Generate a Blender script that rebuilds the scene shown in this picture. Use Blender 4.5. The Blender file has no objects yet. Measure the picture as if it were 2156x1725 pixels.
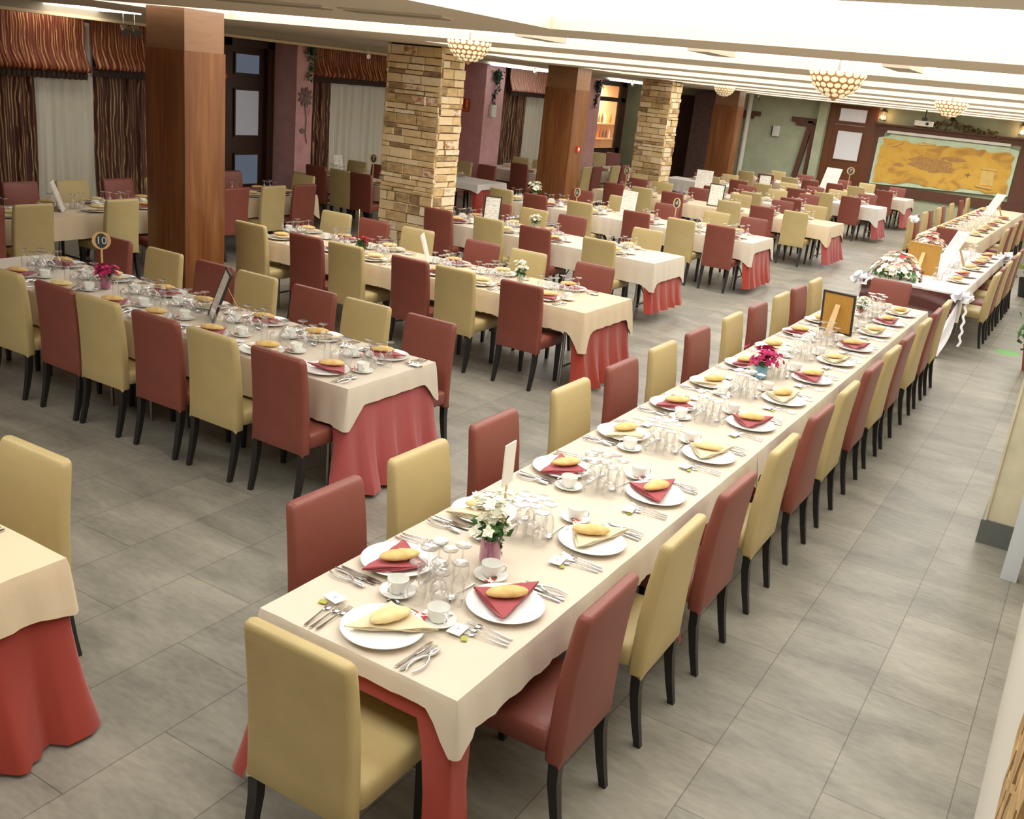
import bpy, math, random
from mathutils import Vector, Matrix, noise
random.seed(7)
sc = bpy.context.scene
COL = sc.collection
PI = math.pi

# ------------------------------------------------------------------ camera, world, exposure
F_PX, PITCH, ROLL, YAW, CAM_H = 2054.1, .324236, -.106997, -.516784, 2.65
def _cam():
    cy, sy, cp, sp = math.cos(YAW), math.sin(YAW), math.cos(PITCH), math.sin(PITCH)
    fwd = Vector((sy*cp, cy*cp, -sp)); right = Vector((cy, -sy, 0)); down = fwd.cross(right)
    cr, sr = math.cos(ROLL), math.sin(ROLL)
    R = cr*right + sr*down; D = -sr*right + cr*down
    cam = bpy.data.cameras.new('camera'); o = bpy.data.objects.new('camera', cam); COL.objects.link(o)
    cam.sensor_fit = 'HORIZONTAL'; cam.sensor_width = 36; cam.lens = F_PX/2156*36
    cam.clip_start = .02; cam.clip_end = 200
    m = Matrix((( R.x, -D.x, -fwd.x, 0), (R.y, -D.y, -fwd.y, 0), (R.z, -D.z, -fwd.z, CAM_H), (0, 0, 0, 1)))
    o.matrix_world = m
    sc.camera = o
_cam()
w = bpy.data.worlds.new('world'); sc.world = w; w.use_nodes = True
w.node_tree.nodes['Background'].inputs[0].default_value = (.55, .62, .75, 1)
w.node_tree.nodes['Background'].inputs[1].default_value = .25
sc.view_settings.view_transform = 'Standard'; sc.view_settings.look = 'None'
sc.view_settings.gamma = 1; sc.view_settings.use_curve_mapping = False
sc.view_settings.exposure = 0.0
try:
    sc.cycles.use_denoising = True
    sc.cycles.max_bounces = 7; sc.cycles.diffuse_bounces = 4; sc.cycles.glossy_bounces = 3
    sc.cycles.transmission_bounces = 6; sc.cycles.transparent_max_bounces = 24
    sc.cycles.caustics_reflective = False; sc.cycles.caustics_refractive = False
    sc.cycles.sample_clamp_indirect = 6
except Exception: pass
PANEL_L = 4.15        # radiance of the luminous ceiling panels

# ------------------------------------------------------------------ materials
def srgb(r, g, b):
    f = lambda c: (c/255/12.92) if c/255 <= .04045 else ((c/255+.055)/1.055)**2.4
    return (f(r), f(g), f(b), 1)
def mat(name, col, rough=.5, metal=0, spec=.5, coat=0, sheen=0, emit=None, estr=0, bump=None, var=None, trans=0):
    m = bpy.data.materials.new(name); m.use_nodes = True
    nt = m.node_tree; b = nt.nodes['Principled BSDF']
    b.inputs['Base Color'].default_value = col; b.inputs['Roughness'].default_value = rough
    b.inputs['Metallic'].default_value = metal; b.inputs['Specular IOR Level'].default_value = spec
    b.inputs['Coat Weight'].default_value = coat; b.inputs['Coat Roughness'].default_value = .15
    b.inputs['Sheen Weight'].default_value = sheen; b.inputs['Transmission Weight'].default_value = trans
    if emit: b.inputs['Emission Color'].default_value = emit; b.inputs['Emission Strength'].default_value = estr
    tc = nt.nodes.new('ShaderNodeTexCoord')
    if var:                                             # (scale, amount[, (sx,sy,sz)])
        n = nt.nodes.new('ShaderNodeTexNoise'); n.inputs['Scale'].default_value = var[0]; n.inputs['Detail'].default_value = 5
        mp = nt.nodes.new('ShaderNodeMapping')
        if len(var) > 2: mp.inputs['Scale'].default_value = var[2]
        nt.links.new(tc.outputs['Object'], mp.inputs[0]); nt.links.new(mp.outputs[0], n.inputs['Vector'])
        r = nt.nodes.new('ShaderNodeMapRange'); r.inputs[1].default_value = .3; r.inputs[2].default_value = .7
        r.inputs[3].default_value = 1-var[1]; r.inputs[4].default_value = 1+var[1]
        nt.links.new(n.outputs[0], r.inputs[0])
        mx = nt.nodes.new('ShaderNodeMix'); mx.data_type = 'RGBA'; mx.blend_type = 'MULTIPLY'; mx.inputs[0].default_value = 1
        mx.inputs[6].default_value = col; nt.links.new(r.outputs[0], mx.inputs[7]); nt.links.new(mx.outputs[2], b.inputs['Base Color'])
    if bump:                                            # (scale, strength)
        n = nt.nodes.new('ShaderNodeTexNoise'); n.inputs['Scale'].default_value = bump[0]; n.inputs['Detail'].default_value = 3
        nt.links.new(tc.outputs['Object'], n.inputs['Vector'])
        bp = nt.nodes.new('ShaderNodeBump'); bp.inputs['Strength'].default_value = bump[1]; bp.inputs['Distance'].default_value = .01
        nt.links.new(n.outputs[0], bp.inputs['Height']); nt.links.new(bp.outputs[0], b.inputs['Normal'])
    return m
def glassmat(name, tint=(1, 1, 1, 1), body=0.0, bodycol=(1, 1, 1, 1), ior=1.45):
    m = bpy.data.materials.new(name); m.use_nodes = True; nt = m.node_tree; nt.nodes.clear()
    out = nt.nodes.new('ShaderNodeOutputMaterial'); tr = nt.nodes.new('ShaderNodeBsdfTransparent'); gl = nt.nodes.new('ShaderNodeBsdfGlossy')
    tr.inputs[0].default_value = tint; gl.inputs['Roughness'].default_value = .04
    lw = nt.nodes.new('ShaderNodeLayerWeight'); lw.inputs['Blend'].default_value = .45
    r = nt.nodes.new('ShaderNodeMapRange'); r.inputs[3].default_value = .16; r.inputs[4].default_value = .9
    nt.links.new(lw.outputs['Facing'], r.inputs[0])
    pw = nt.nodes.new('ShaderNodeMath'); pw.operation = 'POWER'; pw.inputs[1].default_value = 1.6; nt.links.new(r.outputs[0], pw.inputs[0])
    mx = nt.nodes.new('ShaderNodeMixShader'); nt.links.new(pw.outputs[0], mx.inputs[0]); nt.links.new(tr.outputs[0], mx.inputs[1]); nt.links.new(gl.outputs[0], mx.inputs[2])
    last = mx
    if body:
        d = nt.nodes.new('ShaderNodeBsdfDiffuse'); d.inputs[0].default_value = bodycol
        m2 = nt.nodes.new('ShaderNodeMixShader'); m2.inputs[0].default_value = body
        nt.links.new(mx.outputs[0], m2.inputs[1]); nt.links.new(d.outputs[0], m2.inputs[2]); last = m2
    nt.links.new(last.outputs[0], out.inputs[0])
    return m
def rampmat(name, stops, tex, rough=.6, bump=0, coat=0, spec=.4):
    """tex(nt, tc) -> socket driving a colour ramp"""
    m = bpy.data.materials.new(name); m.use_nodes = True; nt = m.node_tree; b = nt.nodes['Principled BSDF']
    b.inputs['Roughness'].default_value = rough; b.inputs['Coat Weight'].default_value = coat; b.inputs['Coat Roughness'].default_value = .12
    b.inputs['Specular IOR Level'].default_value = spec
    tc = nt.nodes.new('ShaderNodeTexCoord'); s = tex(nt, tc)
    cr = nt.nodes.new('ShaderNodeValToRGB'); e = cr.color_ramp.elements
    while len(e) < len(stops): e.new(.5)
    for k, (p, c) in enumerate(stops): e[k].position = p; e[k].color = c
    nt.links.new(s, cr.inputs[0]); nt.links.new(cr.outputs[0], b.inputs['Base Color'])
    if bump:
        bp = nt.nodes.new('ShaderNodeBump'); bp.inputs['Strength'].default_value = bump; bp.inputs['Distance'].default_value = .01
        nt.links.new(s, bp.inputs['Height']); nt.links.new(bp.outputs[0], b.inputs['Normal'])
    return m
def n_noise(nt, tc, scale, sc3=(1, 1, 1), detail=4, dist=0, coord='Object'):
    mp = nt.nodes.new('ShaderNodeMapping'); mp.inputs['Scale'].default_value = sc3
    n = nt.nodes.new('ShaderNodeTexNoise'); n.inputs['Scale'].default_value = scale; n.inputs['Detail'].default_value = detail
    n.inputs['Distortion'].default_value = dist
    nt.links.new(tc.outputs[coord], mp.inputs[0]); nt.links.new(mp.outputs[0], n.inputs['Vector'])
    return n.outputs[0]

M = {}
M['leather_y'] = mat('tan_leather', srgb(186, 166, 116), .42, spec=.45, bump=(260, .12), var=(5, .06))
M['leather_r'] = mat('brick_leather', srgb(130, 70, 58), .42, spec=.45, bump=(260, .12), var=(5, .07))
M['leg'] = mat('black_wood', srgb(34, 32, 31), .4)
M['cream'] = mat('cream_cloth', srgb(212, 199, 180), .85, spec=.2, sheen=.2, var=(3, .02), bump=(14, .25))
M['cream2'] = mat('warm_cream_cloth', srgb(216, 195, 163), .85, spec=.2, sheen=.2, var=(3, .02), bump=(14, .25))
M['white_cloth'] = mat('white_cloth', srgb(224, 217, 209), .8, spec=.2, sheen=.2, bump=(14, .2))
M['burg'] = mat('burgundy_cloth', srgb(158, 60, 46), .8, spec=.2, sheen=.3, var=(4, .06))
M['rose'] = mat('rose_cloth', srgb(168, 78, 76), .75, spec=.2, sheen=.3, var=(4, .06))
M['brownsatin'] = mat('brown_satin', srgb(92, 50, 44), .35, spec=.5, sheen=.3)
M['satin'] = mat('white_satin', srgb(238, 236, 240), .4, spec=.5)
M['china'] = mat('white_china', srgb(242, 243, 240), .12, spec=.6, coat=.4)
M['chinam'] = mat('white_stoneware', srgb(236, 236, 230), .2, spec=.5, coat=.3)
M['ink'] = mat('grey_print', srgb(90, 88, 92), .6)
M['napkin_r'] = mat('burgundy_napkin', srgb(168, 80, 84), .85, sheen=.2, spec=.15)
M['napkin_y'] = mat('cream_napkin', srgb(222, 205, 172), .85, sheen=.2, spec=.15)
M['steel'] = mat('cutlery_steel', (.75, .74, .72, 1), .18, 1)
M['glass'] = glassmat('clear_glass', body=.05, bodycol=(.95, .95, .95, 1))  # faint white diffuse paints in the bright highlights on upturned glass feet
M['paper'] = mat('white_paper', srgb(232, 236, 236), .6)
M['green_paper'] = mat('green_packet', srgb(168, 170, 60), .5)
M['red_paper'] = rampmat('red_print_packet', [(0, srgb(236, 230, 225)), (.48, srgb(236, 230, 225)), (.56, srgb(190, 60, 45)), (1, srgb(190, 60, 45))], lambda nt, tc: n_noise(nt, tc, 90))
M['bread'] = rampmat('bread_crust', [(0, srgb(196, 144, 74)), (.45, srgb(216, 180, 112)), (1, srgb(232, 208, 150))], lambda nt, tc: n_noise(nt, tc, 22, detail=3), .6, .2)
M['breadp'] = rampmat('pale_bread_crust', [(0, srgb(216, 186, 122)), (1, srgb(236, 220, 170))], lambda nt, tc: n_noise(nt, tc, 22, detail=3), .6, .2)
M['leaf'] = mat('leaf_green', srgb(62, 108, 52), .5, var=(20, .3))
M['leafd'] = mat('dark_ivy_green', srgb(30, 62, 40), .5, var=(20, .3))
M['fl_w'] = mat('white_petal', srgb(246, 246, 228), .6)
M['fl_p'] = mat('magenta_petal', srgb(190, 40, 104), .6, var=(30, .2))
M['fl_r'] = mat('red_petal', srgb(180, 30, 40), .6)
M['fl_k'] = mat('pale_pink_petal', srgb(236, 190, 178), .6, var=(25, .12))
M['oak'] = mat('pale_wood', srgb(214, 178, 124), .5, var=(30, .1, (1, 1, .1)))
M['gold_board'] = mat('tan_board', srgb(184, 140, 62), .6, var=(40, .06))
M['black'] = mat('black_frame', srgb(42, 36, 32), .4)
M['whitef'] = mat('white_painted_wood', srgb(234, 230, 220), .45)
M['white_plastic'] = mat('white_plastic', srgb(225, 224, 216), .35)
M['dark'] = mat('dark_recess', srgb(30, 26, 24), .7)
M['metal'] = mat('grey_metal', (.35, .34, .32, 1), .35, 1)
M['chrome'] = mat('bright_chrome', (.8, .79, .76, 1), .15, 1)
def _floor():
    m = bpy.data.materials.new('stone_floor_tiles'); m.use_nodes = True; nt = m.node_tree; b = nt.nodes['Principled BSDF']
    tc = nt.nodes.new('ShaderNodeTexCoord'); sp = nt.nodes.new('ShaderNodeSeparateXYZ'); cb = nt.nodes.new('ShaderNodeCombineXYZ')
    nt.links.new(tc.outputs['Object'], sp.inputs[0]); nt.links.new(sp.outputs[1], cb.inputs[0]); nt.links.new(sp.outputs[0], cb.inputs[1])
    mp = nt.nodes.new('ShaderNodeMapping'); mp.inputs['Location'].default_value = (-.39, .41, 0); nt.links.new(cb.outputs[0], mp.inputs[0])
    br = nt.nodes.new('ShaderNodeTexBrick'); nt.links.new(mp.outputs[0], br.inputs[0])
    br.offset = .5; br.inputs['Scale'].default_value = 1; br.inputs['Brick Width'].default_value = .93; br.inputs['Row Height'].default_value = .465
    br.inputs['Mortar Size'].default_value = .0028; br.inputs['Mortar Smooth'].default_value = .3; br.inputs['Bias'].default_value = 0
    br.inputs['Color1'].default_value = srgb(150, 145, 132); br.inputs['Color2'].default_value = srgb(134, 131, 120); br.inputs['Mortar'].default_value = srgb(104, 98, 88)
    a = n_noise(nt, tc, 1.6, (1.0, 2.6, 1), 6, .6); c = n_noise(nt, tc, 14, (1, 2.5, 1), 5)
    ad = nt.nodes.new('ShaderNodeMath'); ad.operation = 'MULTIPLY_ADD'; ad.inputs[1].default_value = .45; nt.links.new(c, ad.inputs[0]); nt.links.new(a, ad.inputs[2])
    r = nt.nodes.new('ShaderNodeMapRange'); r.inputs[1].default_value = .5; r.inputs[2].default_value = .95; r.inputs[3].default_value = .68; r.inputs[4].default_value = 1.2
    nt.links.new(ad.outputs[0], r.inputs[0])
    mx = nt.nodes.new('ShaderNodeMix'); mx.data_type = 'RGBA'; mx.blend_type = 'MULTIPLY'; mx.inputs[0].default_value = 1
    nt.links.new(br.outputs[0], mx.inputs[6]); nt.links.new(r.outputs[0], mx.inputs[7]); nt.links.new(mx.outputs[2], b.inputs['Base Color'])
    b.inputs['Roughness'].default_value = .38; b.inputs['Specular IOR Level'].default_value = .4
    bp = nt.nodes.new('ShaderNodeBump'); bp.inputs['Strength'].default_value = .12; bp.inputs['Distance'].default_value = .01
    nt.links.new(ad.outputs[0], bp.inputs['Height']); nt.links.new(bp.outputs[0], b.inputs['Normal'])
    return m
M['floor'] = _floor()
M['wood'] = rampmat('varnished_walnut', [(0, srgb(84, 48, 26)), (.4, srgb(112, 66, 34)), (.7, srgb(136, 88, 48)), (1, srgb(96, 56, 30))],
                    lambda nt, tc: n_noise(nt, tc, 3.2, (4, 4, .28), 6, .8), .3, .04, .35)
M['wood_up'] = rampmat('grey_brown_veneer', [(0, srgb(104, 72, 50)), (.5, srgb(136, 100, 72)), (1, srgb(118, 84, 60))],
                       lambda nt, tc: n_noise(nt, tc, 4, (.5, .5, 5), 6, .6), .3, .04, .3)
M['wood_d'] = rampmat('dark_door_wood', [(0, srgb(40, 24, 16)), (.5, srgb(62, 38, 24)), (1, srgb(48, 28, 18))],
                      lambda nt, tc: n_noise(nt, tc, 5, (4, 4, .3), 5, .6), .4, .04)
M['wood_m'] = rampmat('brown_door_wood', [(0, srgb(86, 48, 26)), (.5, srgb(112, 66, 38)), (1, srgb(94, 54, 32))],
                      lambda nt, tc: n_noise(nt, tc, 5, (4, 4, .3), 5, .6), .4, .04)
M['beam'] = mat('brown_beam', srgb(96, 58, 40), .6, var=(8, .12, (4, 4, .5)))
def _stone():
    def tx(nt, tc):
        g = nt.nodes.new('ShaderNodeNewGeometry'); a = n_noise(nt, tc, 9, (1, 1, 2.2), 5)
        md = nt.nodes.new('ShaderNodeMath'); md.operation = 'MULTIPLY_ADD'; md.inputs[1].default_value = .72
        nt.links.new(g.outputs['Random Per Island'], md.inputs[0])
        m2 = nt.nodes.new('ShaderNodeMath'); m2.operation = 'MULTIPLY'; m2.inputs[1].default_value = .42; nt.links.new(a, m2.inputs[0])
        nt.links.new(m2.outputs[0], md.inputs[2]); return md.outputs[0]
    return rampmat('ledgestone', [(0, srgb(84, 70, 58)), (.18, srgb(126, 102, 78)), (.32, srgb(178, 148, 104)), (.5, srgb(220, 190, 138)), (.7, srgb(232, 208, 164)), (.86, srgb(238, 224, 194)), (.97, srgb(178, 118, 74))], tx, .85, .5)
M['stone'] = _stone()
M['pink'] = mat('pink_plaster', srgb(212, 164, 164), .85, var=(6, .08), bump=(40, .3))
M['pinkd'] = mat('mauve_plaster', srgb(184, 122, 124), .85, var=(6, .08), bump=(40, .3))
M['greenwall'] = mat('sage_plaster', srgb(178, 184, 156), .85, var=(3, .1), bump=(30, .3))
M['greenwall2'] = mat('grey_sage_plaster', srgb(150, 150, 122), .85, var=(3, .1), bump=(30, .3))
M['ceil'] = mat('warm_white_gypsum', srgb(214, 202, 182), .8)
M['lip'] = mat('cream_cornice', srgb(232, 210, 170), .6)
M['grey_trim'] = mat('grey_trim', srgb(170, 158, 136), .6)
M['marble'] = mat('cream_marbled_plaster', srgb(226, 218, 188), .6, var=(6, .1))
M['whitewall'] = mat('white_plaster', srgb(226, 221, 208), .7, bump=(20, .2))
M['base'] = mat('grey_skirting', srgb(104, 108, 104), .5)
M['pole'] = mat('pale_grey_pole', srgb(206, 212, 216), .5)
def _emit(name, col, s):
    m = bpy.data.materials.new(name); m.use_nodes = True; nt = m.node_tree; nt.nodes.clear()
    e = nt.nodes.new('ShaderNodeEmission'); e.inputs[0].default_value = col; e.inputs[1].default_value = s
    o = nt.nodes.new('ShaderNodeOutputMaterial'); nt.links.new(e.outputs[0], o.inputs[0]); return m
M['panel'] = _emit('luminous_panel', (1, .968, .905, 1), PANEL_L)
M['tube'] = _emit('fluorescent_tube', (.92, 1, .97, 1), 9)
M['bulb'] = _emit('warm_bulb', (1, .62, .32, 1), 14)
M['dusk'] = _emit('dusk_sky_pane', (.3, .36, .46, 1), .3)
M['frost'] = mat('frosted_glass', srgb(172, 170, 174), .3, spec=.5, emit=(.5, .52, .6, 1), estr=.18)
M['frost_w'] = mat('white_frosted_glass', srgb(226, 226, 228), .3, emit=(.8, .82, .88, 1), estr=.1)
def _curtain(name, cols, sy=9.0):
    def tx(nt, tc):
        mp = nt.nodes.new('ShaderNodeMapping'); mp.inputs['Scale'].default_value = (0, sy, .9); nt.links.new(tc.outputs['Object'], mp.inputs[0])
        n = nt.nodes.new('ShaderNodeTexNoise'); n.inputs['Scale'].default_value = 1.2; n.inputs['Detail'].default_value = 2; n.inputs['Distortion'].default_value = 1.2
        nt.links.new(mp.outputs[0], n.inputs['Vector'])
        wv = nt.nodes.new('ShaderNodeTexWave'); wv.bands_direction = 'Y'; wv.inputs['Scale'].default_value = 2.0/ (sy/9); wv.inputs['Distortion'].default_value = 5; wv.inputs['Detail'].default_value = 1.5
        wv.inputs['Detail Scale'].default_value = .8
        m3 = nt.nodes.new('ShaderNodeMapping'); m3.inputs['Scale'].default_value = (0, sy*.45, 1.5); nt.links.new(tc.outputs['Object'], m3.inputs[0])
        nt.links.new(m3.outputs[0], wv.inputs['Vector'])
        a = nt.nodes.new('ShaderNodeMath'); a.operation = 'MULTIPLY'; nt.links.new(n.outputs[0], a.inputs[0]); nt.links.new(wv.outputs[1], a.inputs[1])
        return a.outputs[0]
    return rampmat(name, cols, tx, .55)
M['drape'] = _curtain('wavy_brown_drape', [(0, srgb(66, 34, 28)), (.3, srgb(94, 52, 40)), (.42, srgb(118, 74, 52)), (.5, srgb(206, 172, 118)), (.62, srgb(98, 54, 38))])
M['blind'] = _curtain('wavy_rust_blind', [(0, srgb(104, 46, 28)), (.3, srgb(134, 66, 38)), (.42, srgb(156, 84, 46)), (.5, srgb(224, 176, 112)), (.62, srgb(150, 76, 42))], 7)
M['blindp'] = _curtain('wavy_pink_blind', [(0, srgb(196, 128, 112)), (.3, srgb(208, 148, 130)), (.45, srgb(236, 206, 186)), (.6, srgb(190, 120, 100))], 12)
M['fringe'] = mat('dark_fringe', srgb(56, 34, 26), .7, var=(60, .4))
def _sheer():
    m = bpy.data.materials.new('sheer_voile'); m.use_nodes = True; nt = m.node_tree; b = nt.nodes['Principled BSDF']
    b.inputs['Base Color'].default_value = srgb(234, 228, 208); b.inputs['Roughness'].default_value = .9
    tr = nt.nodes.new('ShaderNodeBsdfTransparent'); mx = nt.nodes.new('ShaderNodeMixShader'); mx.inputs[0].default_value = .85
    nt.links.new(tr.outputs[0], mx.inputs[1]); nt.links.new(b.outputs[0], mx.inputs[2]); nt.links.new(mx.outputs[0], nt.nodes['Material Output'].inputs[0]); return m
M['sheer'] = _sheer()
M['parch'] = rampmat('painted_parchment_map', [(0, srgb(150, 104, 60)), (.36, srgb(188, 142, 70)), (.48, srgb(218, 172, 74)), (.7, srgb(226, 182, 84)), (1, srgb(206, 186, 120))],
                     lambda nt, tc: n_noise(nt, tc, 1.5, (1, 1, 1.8), 8, 1.2), .7, .1)
M['parch_y'] = mat('ochre_parchment', srgb(206, 158, 62), .7, var=(3, .12))
M['parch_l'] = mat('light_parchment', srgb(222, 190, 112), .7, var=(10, .08))
M['mint'] = mat('mint_board', srgb(200, 220, 190), .6, var=(4, .08))
M['relief'] = mat('brown_relief', srgb(180, 136, 78), .7, var=(14, .2))
M['shell'] = mat('capiz_shell', srgb(240, 226, 186), .3, emit=(1, .86, .6, 1), estr=.28, coat=.3)
M['brass'] = mat('aged_brass', srgb(186, 134, 80), .4, .3)
M['vase_pink'] = glassmat('pink_print_glass', (1, .95, .97, 1), .4, srgb(196, 110, 150))
M['vase_blue'] = glassmat('blue_print_glass', (.9, .97, 1, 1), .45, srgb(120, 190, 220))
M['vase_or'] = glassmat('orange_print_glass', (1, .9, .85, 1), .5, srgb(210, 90, 50))
M['vase_clear'] = glassmat('clear_vase_glass', (1, 1, 1, 1), .12, srgb(230, 235, 230))
M['red_plastic'] = mat('red_plastic', srgb(196, 52, 36), .4)
M['menu'] = rampmat('printed_menu', [(0, srgb(238, 234, 222)), (.5, srgb(238, 234, 222)), (.62, srgb(196, 193, 184)), (1, srgb(180, 177, 168))], lambda nt, tc: n_noise(nt, tc, 30, (1, .3, 3), 2), .6)

# ------------------------------------------------------------------ mesh helpers
class MB:
    def __init__(s): s.v = []; s.f = []; s.mi = []; s.m = 0
    def add(s, vs, fs):
        n = len(s.v); s.v += [tuple(v) for v in vs]; s.f += [tuple(i+n for i in f) for f in fs]; s.mi += [s.m]*len(fs); return s
    def box(s, c, d, rot=None, taper=1):
        x, y, z = d[0]/2, d[1]/2, d[2]/2; vs = []
        for k in (-1, 1):
            t = 1 if k < 0 else taper
            for a, b in ((-1, -1), (1, -1), (1, 1), (-1, 1)): vs.append(Vector((a*x*t, b*y*t, k*z)))
        if rot is not None: vs = [rot @ v for v in vs]
        vs = [v+Vector(c) for v in vs]
        return s.add(vs, [(3, 2, 1, 0), (4, 5, 6, 7), (0, 1, 5, 4), (1, 2, 6, 5), (2, 3, 7, 6), (3, 0, 4, 7)])
    def bb(s, x0, x1, y0, y1, z0, z1): return s.box(((x0+x1)/2, (y0+y1)/2, (z0+z1)/2), (x1-x0, y1-y0, z1-z0))
    def loft(s, rings, c0=True, c1=True, closed=True):
        n = len(rings[0]); vs = [v for r in rings for v in r]; fs = []
        for i in range(len(rings)-1):
            for j in range(n if closed else n-1):
                k = (j+1) % n; fs.append((i*n+j, i*n+k, (i+1)*n+k, (i+1)*n+j))
        if c0: fs.append(tuple(range(n-1, -1, -1)))
        if c1: fs.append(tuple(range((len(rings)-1)*n, len(rings)*n)))
        return s.add(vs, fs)
    def lathe(s, prof, n=20, c=(0, 0, 0), c0=False, c1=False):
        return s.loft([[Vector((c[0]+r*math.cos(2*PI*j/n), c[1]+r*math.sin(2*PI*j/n), c[2]+z)) for j in range(n)] for r, z in prof], c0, c1)
    def tube(s, pts, r, n=8, caps=True):
        pts = [Vector(p) for p in pts]; rings = []
        for i, p in enumerate(pts):
            t = (pts[min(i+1, len(pts)-1)]-pts[max(i-1, 0)]).normalized()
            a = Vector((0, 0, 1)) if abs(t.z) < .9 else Vector((1, 0, 0)); u = t.cross(a).normalized(); v = t.cross(u)
            rr = r[i] if isinstance(r, (list, tuple)) else r
            rings.append([p+u*(rr*math.cos(2*PI*j/n))+v*(rr*math.sin(2*PI*j/n)) for j in range(n)])
        return s.loft([r_[::-1] for r_ in rings], caps, caps)
    def mesh(s, name, mats, smooth=40):
        me = bpy.data.meshes.new(name); me.from_pydata(s.v, [], s.f)
        for m in (mats if isinstance(mats, (list, tuple)) else [mats]): me.materials.append(m)
        me.polygons.foreach_set('material_index', s.mi)
        if smooth:
            me.polygons.foreach_set('use_smooth', [True]*len(s.f)); me.set_sharp_from_angle(angle=math.radians(smooth))
        me.update(); return me
def rrect(cx, cy, z, w, d, r, k=4):
    r = min(r, w/2-1e-4, d/2-1e-4); out = []
    for qx, qy, a0 in ((1, 1, 0), (-1, 1, 90), (-1, -1, 180), (1, -1, 270)):
        for i in range(k+1):
            a = math.radians(a0+90*i/k); out.append(Vector((cx+qx*(w/2-r)+r*math.cos(a), cy+qy*(d/2-r)+r*math.sin(a), z)))
    return out
def new(name, me=None, parent=None, loc=(0, 0, 0), rz=0, label=None, cat=None, group=None, kind=None, rot=None):
    o = bpy.data.objects.new(name, me); COL.objects.link(o)
    o.location = loc; o.rotation_euler = rot or (0, 0, rz)
    if parent: o.parent = parent
    if label: o['label'] = label
    if cat: o['category'] = cat
    if group: o['group'] = group
    if kind: o['kind'] = kind
    return o
def struct(name, mb, m, smooth=0, loc=(0, 0, 0), parent=None):
    return new(name, mb.mesh(name, m, smooth), parent, loc, kind=None if parent else 'structure')
def thing(name, mb, m, label, cat, loc=(0, 0, 0), rz=0, group=None, smooth=40, rot=None):
    return new(name, mb.mesh(name, m, smooth), None, loc, rz, label, cat, group, rot=rot)
ORD = ['first', 'second', 'third', 'fourth', 'fifth', 'sixth', 'seventh', 'eighth', 'ninth', 'tenth', 'eleventh', 'twelfth', 'thirteenth']

# ------------------------------------------------------------------ room shell
XL, XR, YB, YF, ZC = -13.0, .5, -2.6, 30.5, 2.97
struct('floor', MB().bb(XL-1.7, XR+.2, YB-.2, YF+.2, -.1, 0), M['floor'])
struct('wall_back', MB().bb(XL, XR, YB-.15, YB, 0, 3.15), M['whitewall'])
# left wall with openings: solid pieces between windows and doors
lw = MB()
W_OPEN = [(7.5, 10.9, .9, 2.6), (14.0, 16.4, .9, 2.6), (20.6, 23.4, .9, 2.6), (25.75, 27.6, 0, 2.85), (12.15, 13.05, 0, 2.75)]
cuts = sorted(W_OPEN)
y = YB
for a, b, z0, z1 in cuts:
    lw.bb(XL-.15, XL, y, a, 0, 3.15)
    if z0 > 0: lw.bb(XL-.15, XL, a, b, 0, z0)
    lw.bb(XL-.15, XL, a, b, z1, 3.15); y = b
lw.bb(XL-.15, XL, y, YF, 0, 3.15)
struct('wall_left', lw, M['pinkd'])
struct('wall_front', MB().bb(XL-.1, XR+.1, YF, YF+.15, 0, 3.15), M['greenwall'])
for i, (a, b, m) in enumerate(((13.15, 13.56, 'pink'), (19.1, 19.88, 'pink'), (23.9, 24.8, 'pink'), (27.75, 28.6, 'greenwall2'))):
    p = MB(); p.bb(XL, -12.4, a, b, 0, ZC); struct('wall_pillar_%d' % (i+1), p, M[m])
# right side walls
r = MB(); r.bb(.15, .45, -1, 6.35, 0, ZC); struct('wall_right', r, M['whitewall'])
r = MB(); r.m = 0; r.bb(-.2, .9, 6.95, 7.6, .17, ZC); r.bb(-.2, -.185, 6.93, 6.95, .17, ZC); r.m = 1; r.bb(-.215, .9, 6.93, 7.62, 0, .17)
struct('wall_pier', r, [M['marble'], M['base']])
struct('wall_right_far', MB().bb(XR, XR+.15, -2.6, YF, 0, 3.15), M['whitewall'])
# ceiling: slab, gypsum fields with recessed luminous panels
COVES = [(-8.5, .1, .7, 2.1), (-3.2, .1, 3.16, 5.6), (-8.9, .1, 6.5, 8.35), (-7.2, .1, 9.7, 11.3), (-8.6, .1, 12.4, 14.5),  # first cove is out of view, added to brighten the near tables and floor
         (-8.4, .1, 15.9, 17.7), (-8.4, .1, 19.4, 21.2), (-8.4, .1, 22.9, 24.7), (-9, .1, 26.2, 28.6)]
cm = MB(); cm.bb(XL-.1, XR+.1, YB-.1, YF+.1, 3.09, 3.2)
y = YB
for x0, x1, a, b in COVES:
    cm.bb(XL, XR, y, a, ZC, 3.09); cm.bb(XL, x0, a, b, ZC, 3.09); cm.bb(x1, XR, a, b, ZC, 3.09); y = b
cm.bb(XL, XR, y, YF, ZC, 3.09)
struct('ceiling', cm, M['ceil'])
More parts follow.
